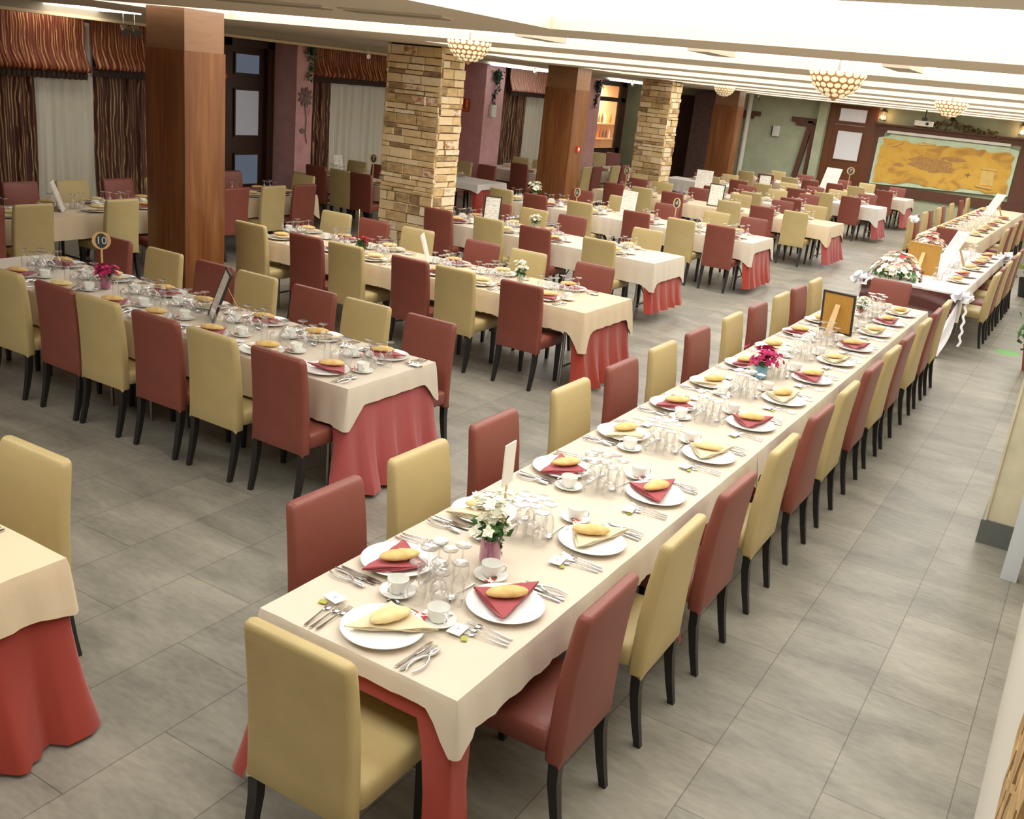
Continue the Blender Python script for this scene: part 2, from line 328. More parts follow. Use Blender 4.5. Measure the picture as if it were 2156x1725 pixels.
# wedge that trims the big panel's left end obliquely, crossbars in the second panel
for i, (x0, x1, a, b) in enumerate(COVES):
    k = MB(); k.bb(x0+.01, x1-.01, a+.01, b-.01, 3.04, 3.07)
    lab = ['luminous ceiling panel above the viewer, in front of the big glaring one', 'big glaring luminous ceiling panel filling the top right corner',
           'long luminous ceiling panel behind the big glaring one', 'third luminous ceiling strip, above the second cross row', 'fourth luminous ceiling strip away from the front',
           'fifth luminous ceiling strip away from the front', 'sixth luminous ceiling strip, over the rear rows', 'seventh luminous ceiling strip, over the rear rows', 'last luminous ceiling strip before the map wall'][i]
    thing('ceiling_light', k, M['panel'], lab, 'ceiling light', group='luminous ceiling panels', smooth=0)
k = MB()
for x in (-4.35, -2.85, -1.45): k.bb(x-.09, x+.09, 7.2, 7.75, 2.985, 3.045)
struct('trim_3', k, M['grey_trim'])
thing('ceiling_light', MB().bb(-12.9, -11.2, 8.2, 9.0, 2.955, 2.97), M['panel'], 'short bright ceiling panel above the brown curtains at top left', 'ceiling light', smooth=0)
# soffit / cornice above the curtains
k = MB(); k.m = 0; k.bb(-12.35, -12.05, 5.5, 16.3, 2.87, ZC); k.m = 1; k.bb(-12.37, -12.03, 5.5, 16.32, 2.835, 2.872)
struct('trim_1', k, [M['grey_trim'], M['lip']])
k = MB(); k.m = 0; k.bb(-12.35, -12.05, 18, 30.2, 2.92, ZC); struct('trim_2', k, [M['grey_trim']])
k = MB(); k.bb(-12.0, -11.93, 18.6, 21.6, 2.9, 2.93); k.bb(-12.0, -11.93, 24.4, 28.4, 2.9, 2.93)
thing('light_strip', k, M['tube'], 'thin fluorescent strip along the left ceiling edge beyond the stone column', 'light')
# air vents
for (x, yv, l, lab) in ((-5.0, 5.0, 1.0, 'slotted ceiling air vent at the top, left one of two'), (-4.05, 5.15, .75, 'slotted ceiling air vent nearer to the big bright panel')):
    root = new('ceiling_vent', None, None, (x, yv, ZC), .12, lab, 'air vent')
    k = MB(); k.bb(-l/2, l/2, -.09, .09, -.012, 0); new('vent_frame', k.mesh('vent_frame', M['ceil'], 0), root)
    k = MB(); [k.bb(-l/2+.03, l/2-.03, -.06+.04*q, -.045+.04*q, -.018, -.011) for q in range(4)]; new('vent_slats', k.mesh('vent_slats', M['grey_trim'], 0), root)

# ------------------------------------------------------------------ columns
def wood_column(x, y, w, d, lab):      # x,y = near right corner
    root = new('wooden_column', None, None, (x, y, 0), 0, lab, 'column')
    k = MB(); k.loft([rrect(-w/2, d/2, z, w, d, .012, 2) for z in (0, 2.6)]); new('column_casing', k.mesh('column_casing', M['wood'], 30), root)
    k = MB(); k.bb(-w+.015, -.015, .015, d-.015, 2.6, ZC); new('column_head', k.mesh('column_head', M['wood_up'], 0), root, loc=(0, 0, 0))
    return root
wood_column(-7.65, 6.62, .555, .51, 'large varnished wooden column at left, nearest of the wooden ones')
wood_column(-8.49, 16.0, .63, .56, 'middle varnished wooden column with a red box on its side')
wood_column(-8.82, 25.6, .66, .52, 'farthest and thinnest looking varnished wooden column, near the green wall')
thing('fire_alarm_button', MB().box((0, 0, 0), (.03, .11, .11)), M['red_plastic'], 'small red and white alarm box on the middle wooden column', 'alarm', (-8.475, 16.3, 1.58))
new('button_face', MB().box((0, 0, 0), (.01, .05, .05)).mesh('button_face', M['white_plastic'], 0), bpy.data.objects['fire_alarm_button'], (.017, 0, 0))
thing('fire_alarm_button', MB().box((0, 0, 0), (.06, .03, .1)), M['red_plastic'], 'red alarm box on the pink pillar behind the middle wooden column', 'alarm', (-12.37, 23.94, 1.95))
def stone_column(x, y, w, d, lab, seed):
    rnd = random.Random(seed); root = new('stone_column', None, None, (x, y, 0), 0, lab, 'column')
    k = MB(); k.bb(-w+.02, -.02, .02, d-.02, 0, ZC); new('column_core', k.mesh('column_core', M['dark'], 0), root)
    k = MB()
    for face in range(4):
        L = w if face % 2 == 0 else d; z = 0
        while z < ZC-.02:
            h = min(rnd.choice((.06, .08, .1, .12, .135)), ZC-z); s = -rnd.random()*.08
            while s < L:
                l = rnd.uniform(.13, .4); a, b = max(s, -.015), min(s+l, L+.015)
                if b-a > .02:
                    hh = h; zz = z
                    p0 = rnd.uniform(.005, .035); g = .003
                    q = [(a+g, zz+g), (b-g, zz+g), (b-g, zz+hh-g), (a+g, zz+hh-g)]
                    jit = [rnd.uniform(.0, .008) for _ in range(4)]
                    def P(u, zz_, o):
                        if face == 0: return (-u, -o, zz_)
                        if face == 1: return (o, u, zz_)
                        if face == 2: return (-u, d+o, zz_)
                        return (-w-o, u, zz_)
                    ins = .006
                    cu, cz = (a+b)/2, zz+hh/2
                    vs = [P(u, z_, -.03) for u, z_ in q]+[P(u, z_, p0-.012+j*.3) for (u, z_), j in zip(q, jit)]
                    vs += [P(u+(ins if u < cu else -ins), z_+(ins if z_ < cz else -ins), p0+j) for (u, z_), j in zip(q, jit)]
                    fs = [(0, 1, 5, 4), (1, 2, 6, 5), (2, 3, 7, 6), (3, 0, 4, 7), (4, 5, 9, 8), (5, 6, 10, 9), (6, 7, 11, 10), (7, 4, 8, 11), (8, 9, 10, 11)]
                    if face in (0, 3): fs = [f[::-1] for f in fs]
                    k.add(vs, fs)
                s += l
            z += h
    new('stone_cladding', k.mesh('stone_cladding', M['stone'], 50), root)
stone_column(-7.98, 11.2, .9, .5, 'large ledgestone column of tan and brown blocks, left of centre', 3)
stone_column(-8.62, 20.6, .68, .52, 'farther ledgestone column of dull brown blocks, right of centre', 9)

# ------------------------------------------------------------------ curtains and windows
def drape(name, y0, y1, z0, z1, m, folds, amp, x=-12.8, lab='', grp=None, seed=0):
    k = MB(); rnd = random.Random(seed); n = int((y1-y0)*44)+8; ph = rnd.random()*6; rows = 10
    vs = []
    for i in range(rows+1):
        z = z1+(z0-z1)*i/rows
        for j in range(n+1):
            t = j/n; yy = y0+(y1-y0)*t
            a = amp*(math.sin(t*folds*2*PI+ph)+.35*math.sin(t*folds*4.7*PI+ph*2+i*.12))
            vs.append((x+a, yy+.01*math.sin(i*.8+j), z))
    fs = [(i*(n+1)+j, i*(n+1)+j+1, (i+1)*(n+1)+j+1, (i+1)*(n+1)+j) for i in range(rows) for j in range(n)]
    k.add(vs, fs); return thing(name, k, m, lab, 'curtain', group=grp, smooth=80)
def blind(y0, y1, zb, m, lab, seed=0, grp='rust roman blinds'):
    rnd = random.Random(seed); k = MB(); n = int((y1-y0)*40)+6; x = -12.66
    prof = [(0, ZC), (.0, zb+.42), (.03, zb+.3), (.08, zb+.2), (.11, zb+.14), (.09, zb+.1), (.03, zb+.1)]
    rings = []
    for dx, z in prof:
        rings.append([Vector((x+dx+(.012+.25*dx)*math.sin(j*1.25+seed)+.02, y0+(y1-y0)*j/n, z)) for j in range(n+1)])
    k.loft([r_ for r_ in rings], False, False, False)
    o = thing('roman_blind', k, m, lab, 'blind', group=grp, smooth=80)
    k = MB(); rr = [[Vector((x+.05+.02*math.sin(j*2.1)+dx, y0+(y1-y0)*j/n, z+.006*math.sin(j*1.7))) for j in range(n+1)] for dx, z in ((0, zb+.12), (.02, zb+.07), (.0, zb))]
    k.loft(rr, False, False, False); new('fringe', k.mesh('fringe', M['fringe'], 80), o)
blind(6.3, 9.2, 2.04, M['blind'], 'rust roman blind with dark fringe, leftmost at the window', 1)
blind(9.28, 11.75, 2.1, M['blind'], 'rust roman blind with dark fringe, beside the nearest wooden column', 2)
blind(13.65, 15.9, 2.26, M['blind'], 'rust roman blind between pink pillar and stone column', 3)
blind(15.98, 16.8, 2.24, M['blind'], 'narrow rust roman blind edging behind the stone column', 4)
blind(20.5, 23.4, 2.3, M['blindp'], 'pale pink striped roman blind next to the ivy pillar', 5, 'pink roman blinds')
drape('curtain', 6.3, 8.5, 0.02, 2.85, M['drape'], 9, .04, lab='wavy brown curtain at the left picture edge', seed=1)
drape('curtain', 9.45, 11.7, 0.02, 2.85, M['drape'], 9, .04, lab='wavy brown curtain between sheer and nearest wooden column', seed=2)
drape('sheer_curtain', 8.45, 9.6, 0.02, 2.8, M['sheer'], 6, .035, -12.84, 'white sheer curtain at the left window', seed=3)
drape('curtain', 13.6, 14.45, .02, 2.85, M['drape'], 4, .04, lab='wavy brown curtain right of the first pink pillar', seed=4)
drape('sheer_curtain', 14.35, 16.5, .02, 2.8, M['sheer'], 9, .035, -12.84, 'white sheer curtain left of the stone column', seed=5)
drape('curtain', 20.4, 21.6, .02, 2.85, M['drape'], 5, .04, lab='wavy brown curtain right of the ivy pillar', seed=6)
drape('sheer_curtain', 21.5, 23.8, .02, 2.8, M['sheer'], 9, .035, -12.84, 'pale sheer curtain left of the middle wooden column', seed=7)
for i, (a, b, z0, z1) in enumerate(W_OPEN[:3]):
    k = MB(); fr = .06
    k.bb(XL-.12, XL-.04, a, b, z0, z0+fr); k.bb(XL-.12, XL-.04, a, b, z1-fr, z1); k.bb(XL-.12, XL-.04, a, b, 1.55, 1.7)
    for yy in (a, (a+b)/2, b-fr): k.bb(XL-.12, XL-.04, yy, yy+fr, z0, z1)
    wo = struct('window_%d' % (i+1), k, M['whitef'])
    new('pane', MB().bb(XL-.1, XL-.085, a, b, z0, z1).mesh('pane', M['dusk'], 0), wo)
# dark glazed door behind the nearest column
def door(name, k, m, panes, pm, axis='X', at=0):
    o = struct(name, k, m)
    for q, (a, b, z0, z1) in enumerate(panes):
        p = MB(); f = MB(); t = .03
        if axis == 'X':
            p.bb(at, at+.012, a, b, z0, z1)
            for (aa, bb, zz0, zz1) in ((a-t, b+t, z0-t, z0), (a-t, b+t, z1, z1+t), (a-t, a, z0, z1), (b, b+t, z0, z1)): f.bb(at, at+.03, aa, bb, zz0, zz1)
        else:
            p.bb(a, b, at-.012, at, z0, z1)
            for (aa, bb, zz0, zz1) in ((a-t, b+t, z0-t, z0), (a-t, b+t, z1, z1+t), (a-t, a, z0, z1), (b, b+t, z0, z1)): f.bb(aa, bb, at-.03, at, zz0, zz1)
        new('door_pane', p.mesh('door_pane', M[pm[q]], 0), o); new('pane_moulding', f.mesh('pane_moulding', m, 0), o)
    return o
k = MB(); k.bb(XL-.1, XL-.02, 12.15, 13.05, 0, 2.75); k.bb(XL-.02, XL+.08, 11.85, 12.17, 0, 2.87); k.bb(XL-.02, XL+.08, 13.0, 13.15, 0, 2.87); k.bb(XL-.02, XL+.08, 11.85, 13.15, 2.72, 2.9)
door('door_1', k, M['wood_d'], [(12.33, 12.87, 2.3, 2.6), (12.33, 12.87, 1.28, 2.02), (12.33, 12.87, .45, .95)], ['dusk', 'frost', 'dusk'], 'X', XL-.02)
# lit bar seen through the second glazed door
k = MB(); k.bb(XL-.1, XL+.02, 25.75, 25.95, 0, 2.9); k.bb(XL-.1, XL+.02, 27.35, 27.7, 0, 2.9); k.bb(XL-.1, XL+.02, 25.75, 27.6, 2.78, 2.9); k.bb(XL-.1, XL+.02, 25.75, 27.6, 2.35, 2.47); k.bb(XL-.1, XL+.02, 25.75, 27.6, 0, 1.05)
k.m = 1; k.bb(XL+.02, XL+.06, 25.62, 25.78, 0, 2.3)
o = struct('door_2', k, [M['wood_d'], M['whitef']])
new('door_pane', MB().bb(XL-.05, XL-.04, 25.95, 27.35, 1.05, 2.78).mesh('door_pane', M['glass'], 0), o)
k = MB(); k.bb(-14.55, -14.5, 24.6, 30.5, 0, 2.95); k.bb(-14.5, XL-.15, 24.55, 24.6, 0, 2.95); k.bb(-14.5, XL-.15, 30.45, 30.5, 0, 2.95); k.bb(-14.5, XL-.15, 24.6, 30.5, 2.9, 2.95)
struct('wall_bar', k, mat('warm_bar_wall', srgb(236, 216, 166), .8))
thing('bar_shelf', MB().bb(-14.5, -14.2, 27.6, 30.4, 1.62, 1.66).bb(-14.5, -14.2, 27.6, 30.4, 1.16, 1.2), M['oak'], 'wooden shelves of the lit bar behind the glazed door', 'shelf', smooth=0)
bcol = [srgb(230, 225, 210), srgb(190, 90, 30), srgb(120, 60, 30), srgb(220, 160, 60), srgb(90, 110, 80)]
bm_ = [mat('bottle_tint_%s' % n, c, .15) for n, c in zip(('pale', 'orange', 'brown', 'amber', 'green'), bcol)]
bp_ = [(.036, 0), (.038, .14), (.03, .19), (.012, .23), (.012, .29), (0.001, .292)]
for q in range(16):
    thing('bottle', MB().lathe(bp_, 10, c0=True), bm_[(q*3) % 5], ORD[q % 8]+' bottle from left on the '+('upper' if q < 8 else 'lower')+' shelf of the lit bar', 'bottle', (-14.32, 28.1+.21*(q % 8), 1.66 if q < 8 else 1.2), group='bottles on the bar shelves')
l = bpy.data.lights.new('bar_ceiling_lamp', 'AREA'); l.energy = 260; l.size = 1.2; l.color = (1, .9, .7)
new('bar_ceiling_lamp', l, None, (-13.85, 28.4, 2.85))
# ------------------------------------------------------------------ far wall
k = MB(); k.bb(-7.68, -7.5, YF-.07, YF, 0, 2.95); k.bb(-6.52, -6.3, YF-.07, YF, 0, 2.95); k.bb(-7.51, -6.51, YF-.068, YF, 2.36, 2.46); k.bb(-7.52, -6.51, YF-.05, YF, 0, 2.94)
k.bb(-7.3, -6.66, YF-.062, YF-.05, .35, .72); k.bb(-7.3, -6.66, YF-.062, YF-.05, .82, 1.2)
door('door_3', k, M['wood_m'], [(-7.38, -6.62, 2.5, 2.85), (-7.34, -6.64, 1.42, 2.22)], ['frost_w', 'frost_w'], 'Y', YF-.05)
new('door_rail', MB().bb(-7.45, -6.6, YF-.1, YF-.06, 2.385, 2.405).mesh('door_rail', M['chrome'], 0), bpy.data.objects['door_3'])
k = MB(); k.bb(-12.9, -11.2, YF-.06, YF, 0, 2.75); struct('door_4', k, M['wood_d'])
new('door_pane', MB().bb(-12.78, -12.42, YF-.08, YF-.06, .72, 2.18).mesh('door_pane', M['frost'], 0), bpy.data.objects['door_4'])
k = MB(); k.bb(-11.75, -10.9, YF-.5, YF, 0, 2.9); struct('wall_pillar_5', k, mat('mauve_stone_pillar', srgb(96, 72, 68), .8, var=(9, .25)))
struct('wall_pillar_6', MB().bb(-7.95, -7.7, YF-.3, YF, 0, ZC), M['greenwall'])
thing('pipe', MB().tube([(-10.1, YF-.12, 0), (-10.1, YF-.12, ZC)], .075, 12), M['whitef'], 'white vertical pipe in front of the green wall', 'pipe')
k = MB(); k.bb(-8.75, -7.95, YF-.12, YF-.004, 2.33, 2.47); k.bb(-8.6, -8.1, YF-.11, YF-.004, 2.24, 2.33); k.bb(-8.12, -7.95, YF-.135, YF-.004, 0, 2.3)
k.box((-8.33, YF-.065, 1.15), (.15, .11, 2.5), Matrix.Rotation(.13, 3, 'Y'))
thing('timber_brace', k, M['beam'], 'brown timber post and diagonal brace against the green wall', 'wall decoration', smooth=0)
k = MB(); k.bb(-10.75, -9.75, YF-.12, YF-.003, 2.37, 2.5); k.bb(-10.7, -9.95, YF-.11, YF-.003, 2.27, 2.37)
thing('timber_beam', k, M['beam'], 'short brown timber beam end behind the white pipe', 'wall decoration', smooth=0)
root = new('wall_dispenser', MB().loft([rrect(0, 0, z, .22, .12, .03) for z in (0, .3)]).mesh('wall_dispenser', M['white_plastic']), None, (-9.17, YF-.07, 1.85), 0, 'small white and black dispenser box on the green wall', 'dispenser')
new('dispenser_side', MB().bb(-.13, -.1, -.05, .05, .02, .28).mesh('dispenser_side', M['black'], 0), root)
# brown panelling frame round the map, rails
k = MB(); k.bb(-6.3, -2.0, YF-.1, YF, 2.36, 2.5); k.bb(-6.32, -1.9, YF-.2, YF, 2.5, 2.55); k.bb(-6.3, -6.05, YF-.08, YF, .75, 2.4); k.bb(-2.45, -1.5, YF-.08, YF, 0, 2.5); k.bb(-6.4, -2.0, YF-.1, YF, .6, .86)
struct('trim_4', k, M['beam'])
root = new('wall_map', None, None, (-4.3, YF-.09, 1.6), 0, 'large ochre parchment map with ragged edges on a mint board', 'wall map')
def poly(pts, y0, y1):
    k = MB(); n = len(pts); k.add([(x, y0, z) for x, z in pts]+[(x, y1, z) for x, z in pts], [tuple(range(n)), tuple(range(2*n-1, n-1, -1))]+[(i, (i+1) % n, n+(i+1) % n, n+i) for i in range(n)]); return k
new('map_board', poly([(-1.86, -.74), (1.84, -.6), (1.84, .62), (1.6, .66), (1.5, .78), (-1.5, .72), (-1.6, .62), (-1.86, .56)], -.02, .02).mesh('map_board', M['mint'], 0), root)
rnd = random.Random(4); pts = []
L4 = [(-1.78, -.64), (1.74, -.55), (1.76, .5), (-1.72, .56)]
for e in range(4):
    a, b = L4[e], L4[(e+1) % 4]; n = 22 if e % 2 == 0 else 9
    for i in range(n):
        t = i/n; j = (rnd.random()-.5)*.11; pts.append((a[0]+(b[0]-a[0])*t+(j if e % 2 else 0), a[1]+(b[1]-a[1])*t+(0 if e % 2 else j)))
new('map_sheet', poly(pts, -.04, -.02).mesh('map_sheet', M['parch'], 0), root)
k = MB()
for (x, z, w_, h_, s) in ((-.35, .02, 1.15, .34, 5), (.25, .2, .7, .12, 8), (-.1, -.1, .9, .22, 11), (-1.15, -.12, .28, .1, 3)):
    rr = random.Random(s); k.add([(x+w_/2*math.cos(2*PI*i/26)*(1+.35*(rr.random()-.5)), -.046-.001*s*.2, z+h_/2*math.sin(2*PI*i/26)*(1+.5*(rr.random()-.5))) for i in range(26)], [tuple(range(26))])
new('map_relief', k.mesh('map_relief', M['relief'], 0), root)
k = MB(); k.m = 0; k.box((1.22, -.05, -.18), (.34, .015, .4), Matrix.Rotation(-.08, 3, 'Y')); k.tube([(1.02, -.06, .06), (1.42, -.06, .04)], .03, 8); k.tube([(.98, -.06, -.42), (1.38, -.06, -.45)], .03, 8); k.tube([(-1.45, -.05, .36), (-1.15, -.05, .5)], .03, 8); k.tube([(-.75, -.05, .5), (-.3, -.05, .52)], .03, 8)
new('map_scroll', k.mesh('map_scroll', M['parch_l'], 40), root)
k = MB()
for i in range(8):
    a = i*PI/4; ln = .11 if i % 2 == 0 else .06
    k.add([(.72+ln*math.sin(a), -.05, -.16+ln*math.cos(a)), (.72+.018*math.sin(a+.5), -.055, -.16+.018*math.cos(a+.5)), (.72+.018*math.sin(a-.5), -.055, -.16+.018*math.cos(a-.5))], [(0, 1, 2)])
new('compass_star', k.mesh('compass_star', M['ink'], 0), root)
k = MB(); k.m = 0; k.bb(-5.95, -2.7, YF-.17, YF-.1, 2.3, 2.38); k.m = 1; k.bb(-5.95, -2.7, YF-.175, YF-.168, 2.29, 2.305)
thing('projection_screen', k, [M['whitef'], M['black']], 'rolled up white projection screen case above the map', 'screen', smooth=0)
# lanterns
for (x, lab) in ((-6.15, 'lit wall lantern left of the map, beside the brown door'), (-2.5, 'lit wall lantern at the right picture edge above the map')):
    root = new('wall_lantern', None, None, (x, YF-.16, 2.62), 0, lab, 'wall lantern', 'lanterns above the map')
    k = MB(); k.lathe([(.09, 0), (.1, .02), (.1, .03)], 6, c0=True, c1=True); k.lathe([(.1, .24), (.11, .26), (.03, .34), (.01, .36)], 6, c0=True, c1=True)
    for j in range(6): a = j*PI/3; k.tube([(.095*math.cos(a), .095*math.sin(a), .02), (.1*math.cos(a), .1*math.sin(a), .25)], .006, 5)
    k.tube([(0, .16, .3), (0, 0, .35)], .01, 6); new('lantern_cage', k.mesh('lantern_cage', M['metal']), root)
    new('lantern_glass', MB().lathe([(.088, .03), (.092, .24)], 6).mesh('lantern_glass', M['glass']), root)
    new('bulb', MB().lathe([(.001, .03), (.03, .05), (.035, .09), (.02, .13), (.001, .15)], 10).mesh('bulb', M['bulb']), root)
    l = bpy.data.lights.new('lantern_glow', 'POINT'); l.energy = 9; l.color = (1, .55, .25); l.shadow_soft_size = .05; new('lantern_glow', l, root, (0, -.02, .1))
# projector
root = new('projector', None, None, (-4.3, 26.0, 2.6), .1, 'white projector hanging from the ceiling before the map', 'projector')
k = MB(); k.loft([rrect(0, 0, z, .42, .3, .05) for z in (0, .02, .1, .12)]); new('projector_body', k.mesh('projector_body', M['white_plastic']), root)
new('ceiling_mount', MB().tube([(0, 0, .12), (0, 0, .37)], .018, 8).box((0, 0, .16), (.12, .12, .08)).mesh('ceiling_mount', M['black']), root)
new('lens', MB().tube([(.08, -.155, .06), (.08, -.17, .06)], .035, 12).mesh('lens', M['dark']), root)
# dried garland on the ledge
def leafcloud(n, ext, size, seed, jitter=1, fn=None):
    rnd = random.Random(seed); k = MB()
    for i in range(n):
        c = fn(rnd) if fn else Vector(((rnd.random()-.5)*ext[0], (rnd.random()-.5)*ext[1], (rnd.random())*ext[2]))
        d = Vector((rnd.gauss(0, 1), rnd.gauss(0, 1), rnd.gauss(0, 1))).normalized(); u = d.orthogonal().normalized(); v = d.cross(u)
        a = rnd.random()*6; uu = u*math.cos(a)+v*math.sin(a); vv = d
        s = size*rnd.uniform(.6, 1.2)
        k.add([c-uu*s*.0, c+uu*s*.5+vv*s*.28, c+uu*s, c+uu*s*.5-vv*s*.28+u*.2*s], [(0, 1, 2, 3)])
    return k
root = new('dried_garland', None, None, (-4.3, YF-.14, 2.55), 0, 'dried flower garland on the ledge above the map', 'garland')
def gf(rnd):
    x = rnd.uniform(-.95, 1.2); return Vector((x, rnd.uniform(-.07, .02), rnd.random()*(.1+.2*math.exp(-(x*2.2)**2))))
new('dried_leaves', leafcloud(260, None, .1, 5, fn=gf).mesh('dried_leaves', mat('dry_olive_leaf', srgb(96, 90, 44), .8, var=(8, .5)), 0), root)
new('dried_blossoms', leafcloud(120, None, .09, 6, fn=gf).mesh('dried_blossoms', mat('dry_rust_leaf', srgb(132, 82, 36), .8, var=(8, .4)), 0), root)
new('bird_ornament', MB().lathe([(.001, 0), (.05, .05), (.04, .13), (.02, .17), (.03, .2), (.001, .23)], 10, (0, -.03, .22)).mesh('bird_ornament', M['dark']), root)

# ------------------------------------------------------------------ pendant shades, spots, wall bits
def shade(x, y, lab, R=.2, zt=ZC):
    root = new('pendant_lamp', None, None, (x, y, zt+.07), 0, lab, 'ceiling lamp', 'shell bowl lamps')
    zs = -.1; H = .2*R/.235
    rows = [(1.0, 0), (.95, .26), (.83, .5), (.66, .71), (.43, .88)]
    k = MB()
    for q, (rr, t) in enumerate(rows):
        n = 20 if q < 3 else (16 if q == 3 else 10)
        for j in range(n):
            a = 2*PI*(j+.5*(q % 2))/n; r0 = rr*R; c = Vector((r0*math.cos(a), r0*math.sin(a), zs-t*H))
            nrm = Vector((math.cos(a), math.sin(a), -.25-t)).normalized(); u = Vector((-math.sin(a), math.cos(a), 0)); v = nrm.cross(u)
            sw = PI*r0/n*.94; sh = H*.13
            vs = [c+u*sw*math.cos(b)+v*sh*math.sin(b)+nrm*(.004) for b in [i*PI/4 for i in range(8)]]+[c+nrm*.012]
            k.add(vs, [(i, (i+1) % 8, 8) for i in range(8)])
    new('shell_discs', k.mesh('shell_discs', M['shell'], 80), root)
    k = MB(); k.lathe([(R*.99, zs+.01), (R*.99, zs), (R*.94, zs-.26*H), (R*.82, zs-.5*H), (R*.65, zs-.71*H), (R*.42, zs-.88*H), (R*.16, zs-1.0*H), (.02, zs-1.06*H), (.012, zs-1.12*H), (.001, zs-1.16*H)], 24)
    new('shade_bowl', k.mesh('shade_bowl', M['brass']), root)
    new('lamp_stem', MB().tube([(0, 0, 0), (0, 0, zs-.05)], .01, 8).mesh('lamp_stem', M['metal']), root)
for x, y, lab in ((-5.55, 8.2, 'shell bowl ceiling lamp beside the large stone column'), (-1.99, 7.9, 'large shell bowl ceiling lamp at upper right, above the long table'),
                  (-2.1, 14.4, 'smaller looking shell bowl ceiling lamp in front of the map'), (-7.2, 19.9, 'smallest, farthest shell bowl ceiling lamp near the last wooden column')):
    shade(x, y, lab)
def spot(x, y, z, lab, s=1.0, two=False):
    root = new('spotlight', None, None, (x, y, z), 0, lab, 'spotlight')
    k = MB()
    for dy in ((-.09, .09) if two else (0,)):
        k.tube([(0, dy, ZC-z), (0, dy, -.08)], .008, 6)
        kk = [(0, dy, -.08), (.07*s, dy-.02, -.14*s)]; k.tube(kk, [.05*s, .06*s], 12)
    new('lamp_head', k.mesh('lamp_head', M['chrome']), root)
spot(-11.95, 9.4, 2.88, 'pair of round chrome spotlights hanging before the rust blind', 1.1, True)
spot(-11.95, 14.45, 2.88, 'small chrome spotlight hanging left of the stone column', .7)
spot(-11.9, 20.3, 2.95, 'small spotlight in front of the pink striped blind', .8)
spot(-11.9, 25.6, 2.95, 'small spotlight left of the farther stone column', .8)
spot(-9.6, 29.5, 2.95, 'tiny spotlight before the green wall', .7)
def ivy(x, y, z, h, lab, seed, m, n=150, size=.07):
    rnd0 = random.Random(seed)
    root = new('hanging_ivy', None, None, (x, y, z), 0, lab, 'plant', None)
    def fn(rnd):
        if rnd.random() < .6: return Vector((rnd.uniform(0, .14), rnd.uniform(-.14, .14), rnd.uniform(-.22, 0)))
        t = rnd.random(); return Vector((.05+.03*math.sin(t*7), .05*math.sin(t*5)+rnd.gauss(0, .03), -.2-t*(h-.2)))
    new('foliage', leafcloud(n, None, size, seed, fn=fn).mesh('foliage', m, 0), root)
    new('pot', MB().lathe([(.04, -.16), (.06, 0)], 10, (.07, 0, 0), c0=True).mesh('pot', M['leg']), root)
ivy(-12.4, 13.45, 2.86, .55, 'green ivy hanging on the first pink pillar', 3, M['leaf'])
ivy(-12.4, 19.45, 2.8, .75, 'dark trailing ivy on the pink pillar right of the stone column', 4, M['leafd'], 190, .085)
ivy(-12.4, 24.5, 2.85, .65, 'dark ivy on the pillar beside the lit bar door', 5, M['leafd'], 190, .085)
thing('wall_box', MB().loft([rrect(0, 0, z, .1, .2, .03) for z in (0, .26)]), M['white_plastic'], 'white box lamp under the ivy on the pink pillar', 'wall box', (-12.35, 19.4, 1.82))  # plain white alarm box on the pillar face
k = MB()
for j in range(9):
    a = j*2*PI/9; k.add([(0, 0, 0), (.02, .13*math.cos(a-.3), .13*math.sin(a-.3)), (.03, .19*math.cos(a), .19*math.sin(a)), (.02, .13*math.cos(a+.3), .13*math.sin(a+.3))], [(0, 1, 2, 3)])
k.lathe([(.03, 0), (.02, .03), (.001, .035)], 8)
k.tube([(0.01, 0, -.15), (.012, .04, -.4), (.01, .02, -.6), (.01, .07, -.78)], .008, 6)
k.add([(.01, .05, -.35), (.02, .1, -.22), (.02, .13, -.12), (.02, .07, -.25)], [(0, 1, 2, 3)])
k.add([(.01, .02, -.58), (.02, -.06, -.52), (.02, -.12, -.57), (.02, -.05, -.62)], [(0, 1, 2, 3)])
thing('metal_flower', k, mat('dark_flower_metal', srgb(120, 96, 92), .5), 'dark metal flower relief on the first pink pillar', 'wall decoration', (-12.39, 13.36, 2.0), smooth=0)
k = MB(); k.bb(-.11, .11, -.01, 0, 0, .28)
o = thing('fire_sign', k, M['red_plastic'], 'small red fire equipment sign beside the stone column', 'sign', (-12.88, 19.09, 1.87), smooth=0)
new('sign_panel', MB().bb(0, .07, -.014, -.01, .08, .26).mesh('sign_panel', M['parch_l'], 0), o); new('sign_bar', MB().bb(-.09, .09, -.014, -.01, .03, .05).mesh('sign_bar', M['parch_l'], 0), o)
# right edge
k = MB(); k.bb(-.01, .085, 6.43, 6.5, 0, ZC); thing('pole', k, M['pole'], 'pale grey square pole beside the cream pier at right edge', 'pole', smooth=0)
rnd = random.Random(12); k = MB()
for i in range(110):
    z = rnd.uniform(.9, 1.7); yy = rnd.uniform(1.5, 2.5)
    if (z-1.35)**2*2+(yy-2.0)**2*1.4 > .27: continue
    s = rnd.uniform(.06, .12); k.box((.138, yy, z), (.014+.01*rnd.random(), s*1.4, s), Matrix.Rotation(rnd.random()*.5, 3, 'X'))
thing('stone_inlay', k, mat('brown_inlay_stone', srgb(184, 152, 104), .8, var=(9, .4)), 'patch of rough brown stones set in the white wall, bottom right', 'wall decoration', smooth=0)
root = new('potted_plant', None, None, (-.3, 12.9, 0), 0, 'green potted plant at the right picture edge beyond the cream pier', 'plant')
new('pot', MB().lathe([(.12, 0), (.17, .3), (.18, .3), (.16, .27)], 14, c0=True).mesh('pot', mat('terracotta', srgb(140, 74, 50), .7)), root)
new('foliage', leafcloud(240, None, .12, 8, fn=lambda r: Vector((r.gauss(0, .1), r.gauss(0, .1), r.uniform(.25, .62)))).mesh('foliage', M['leaf'], 0), root)
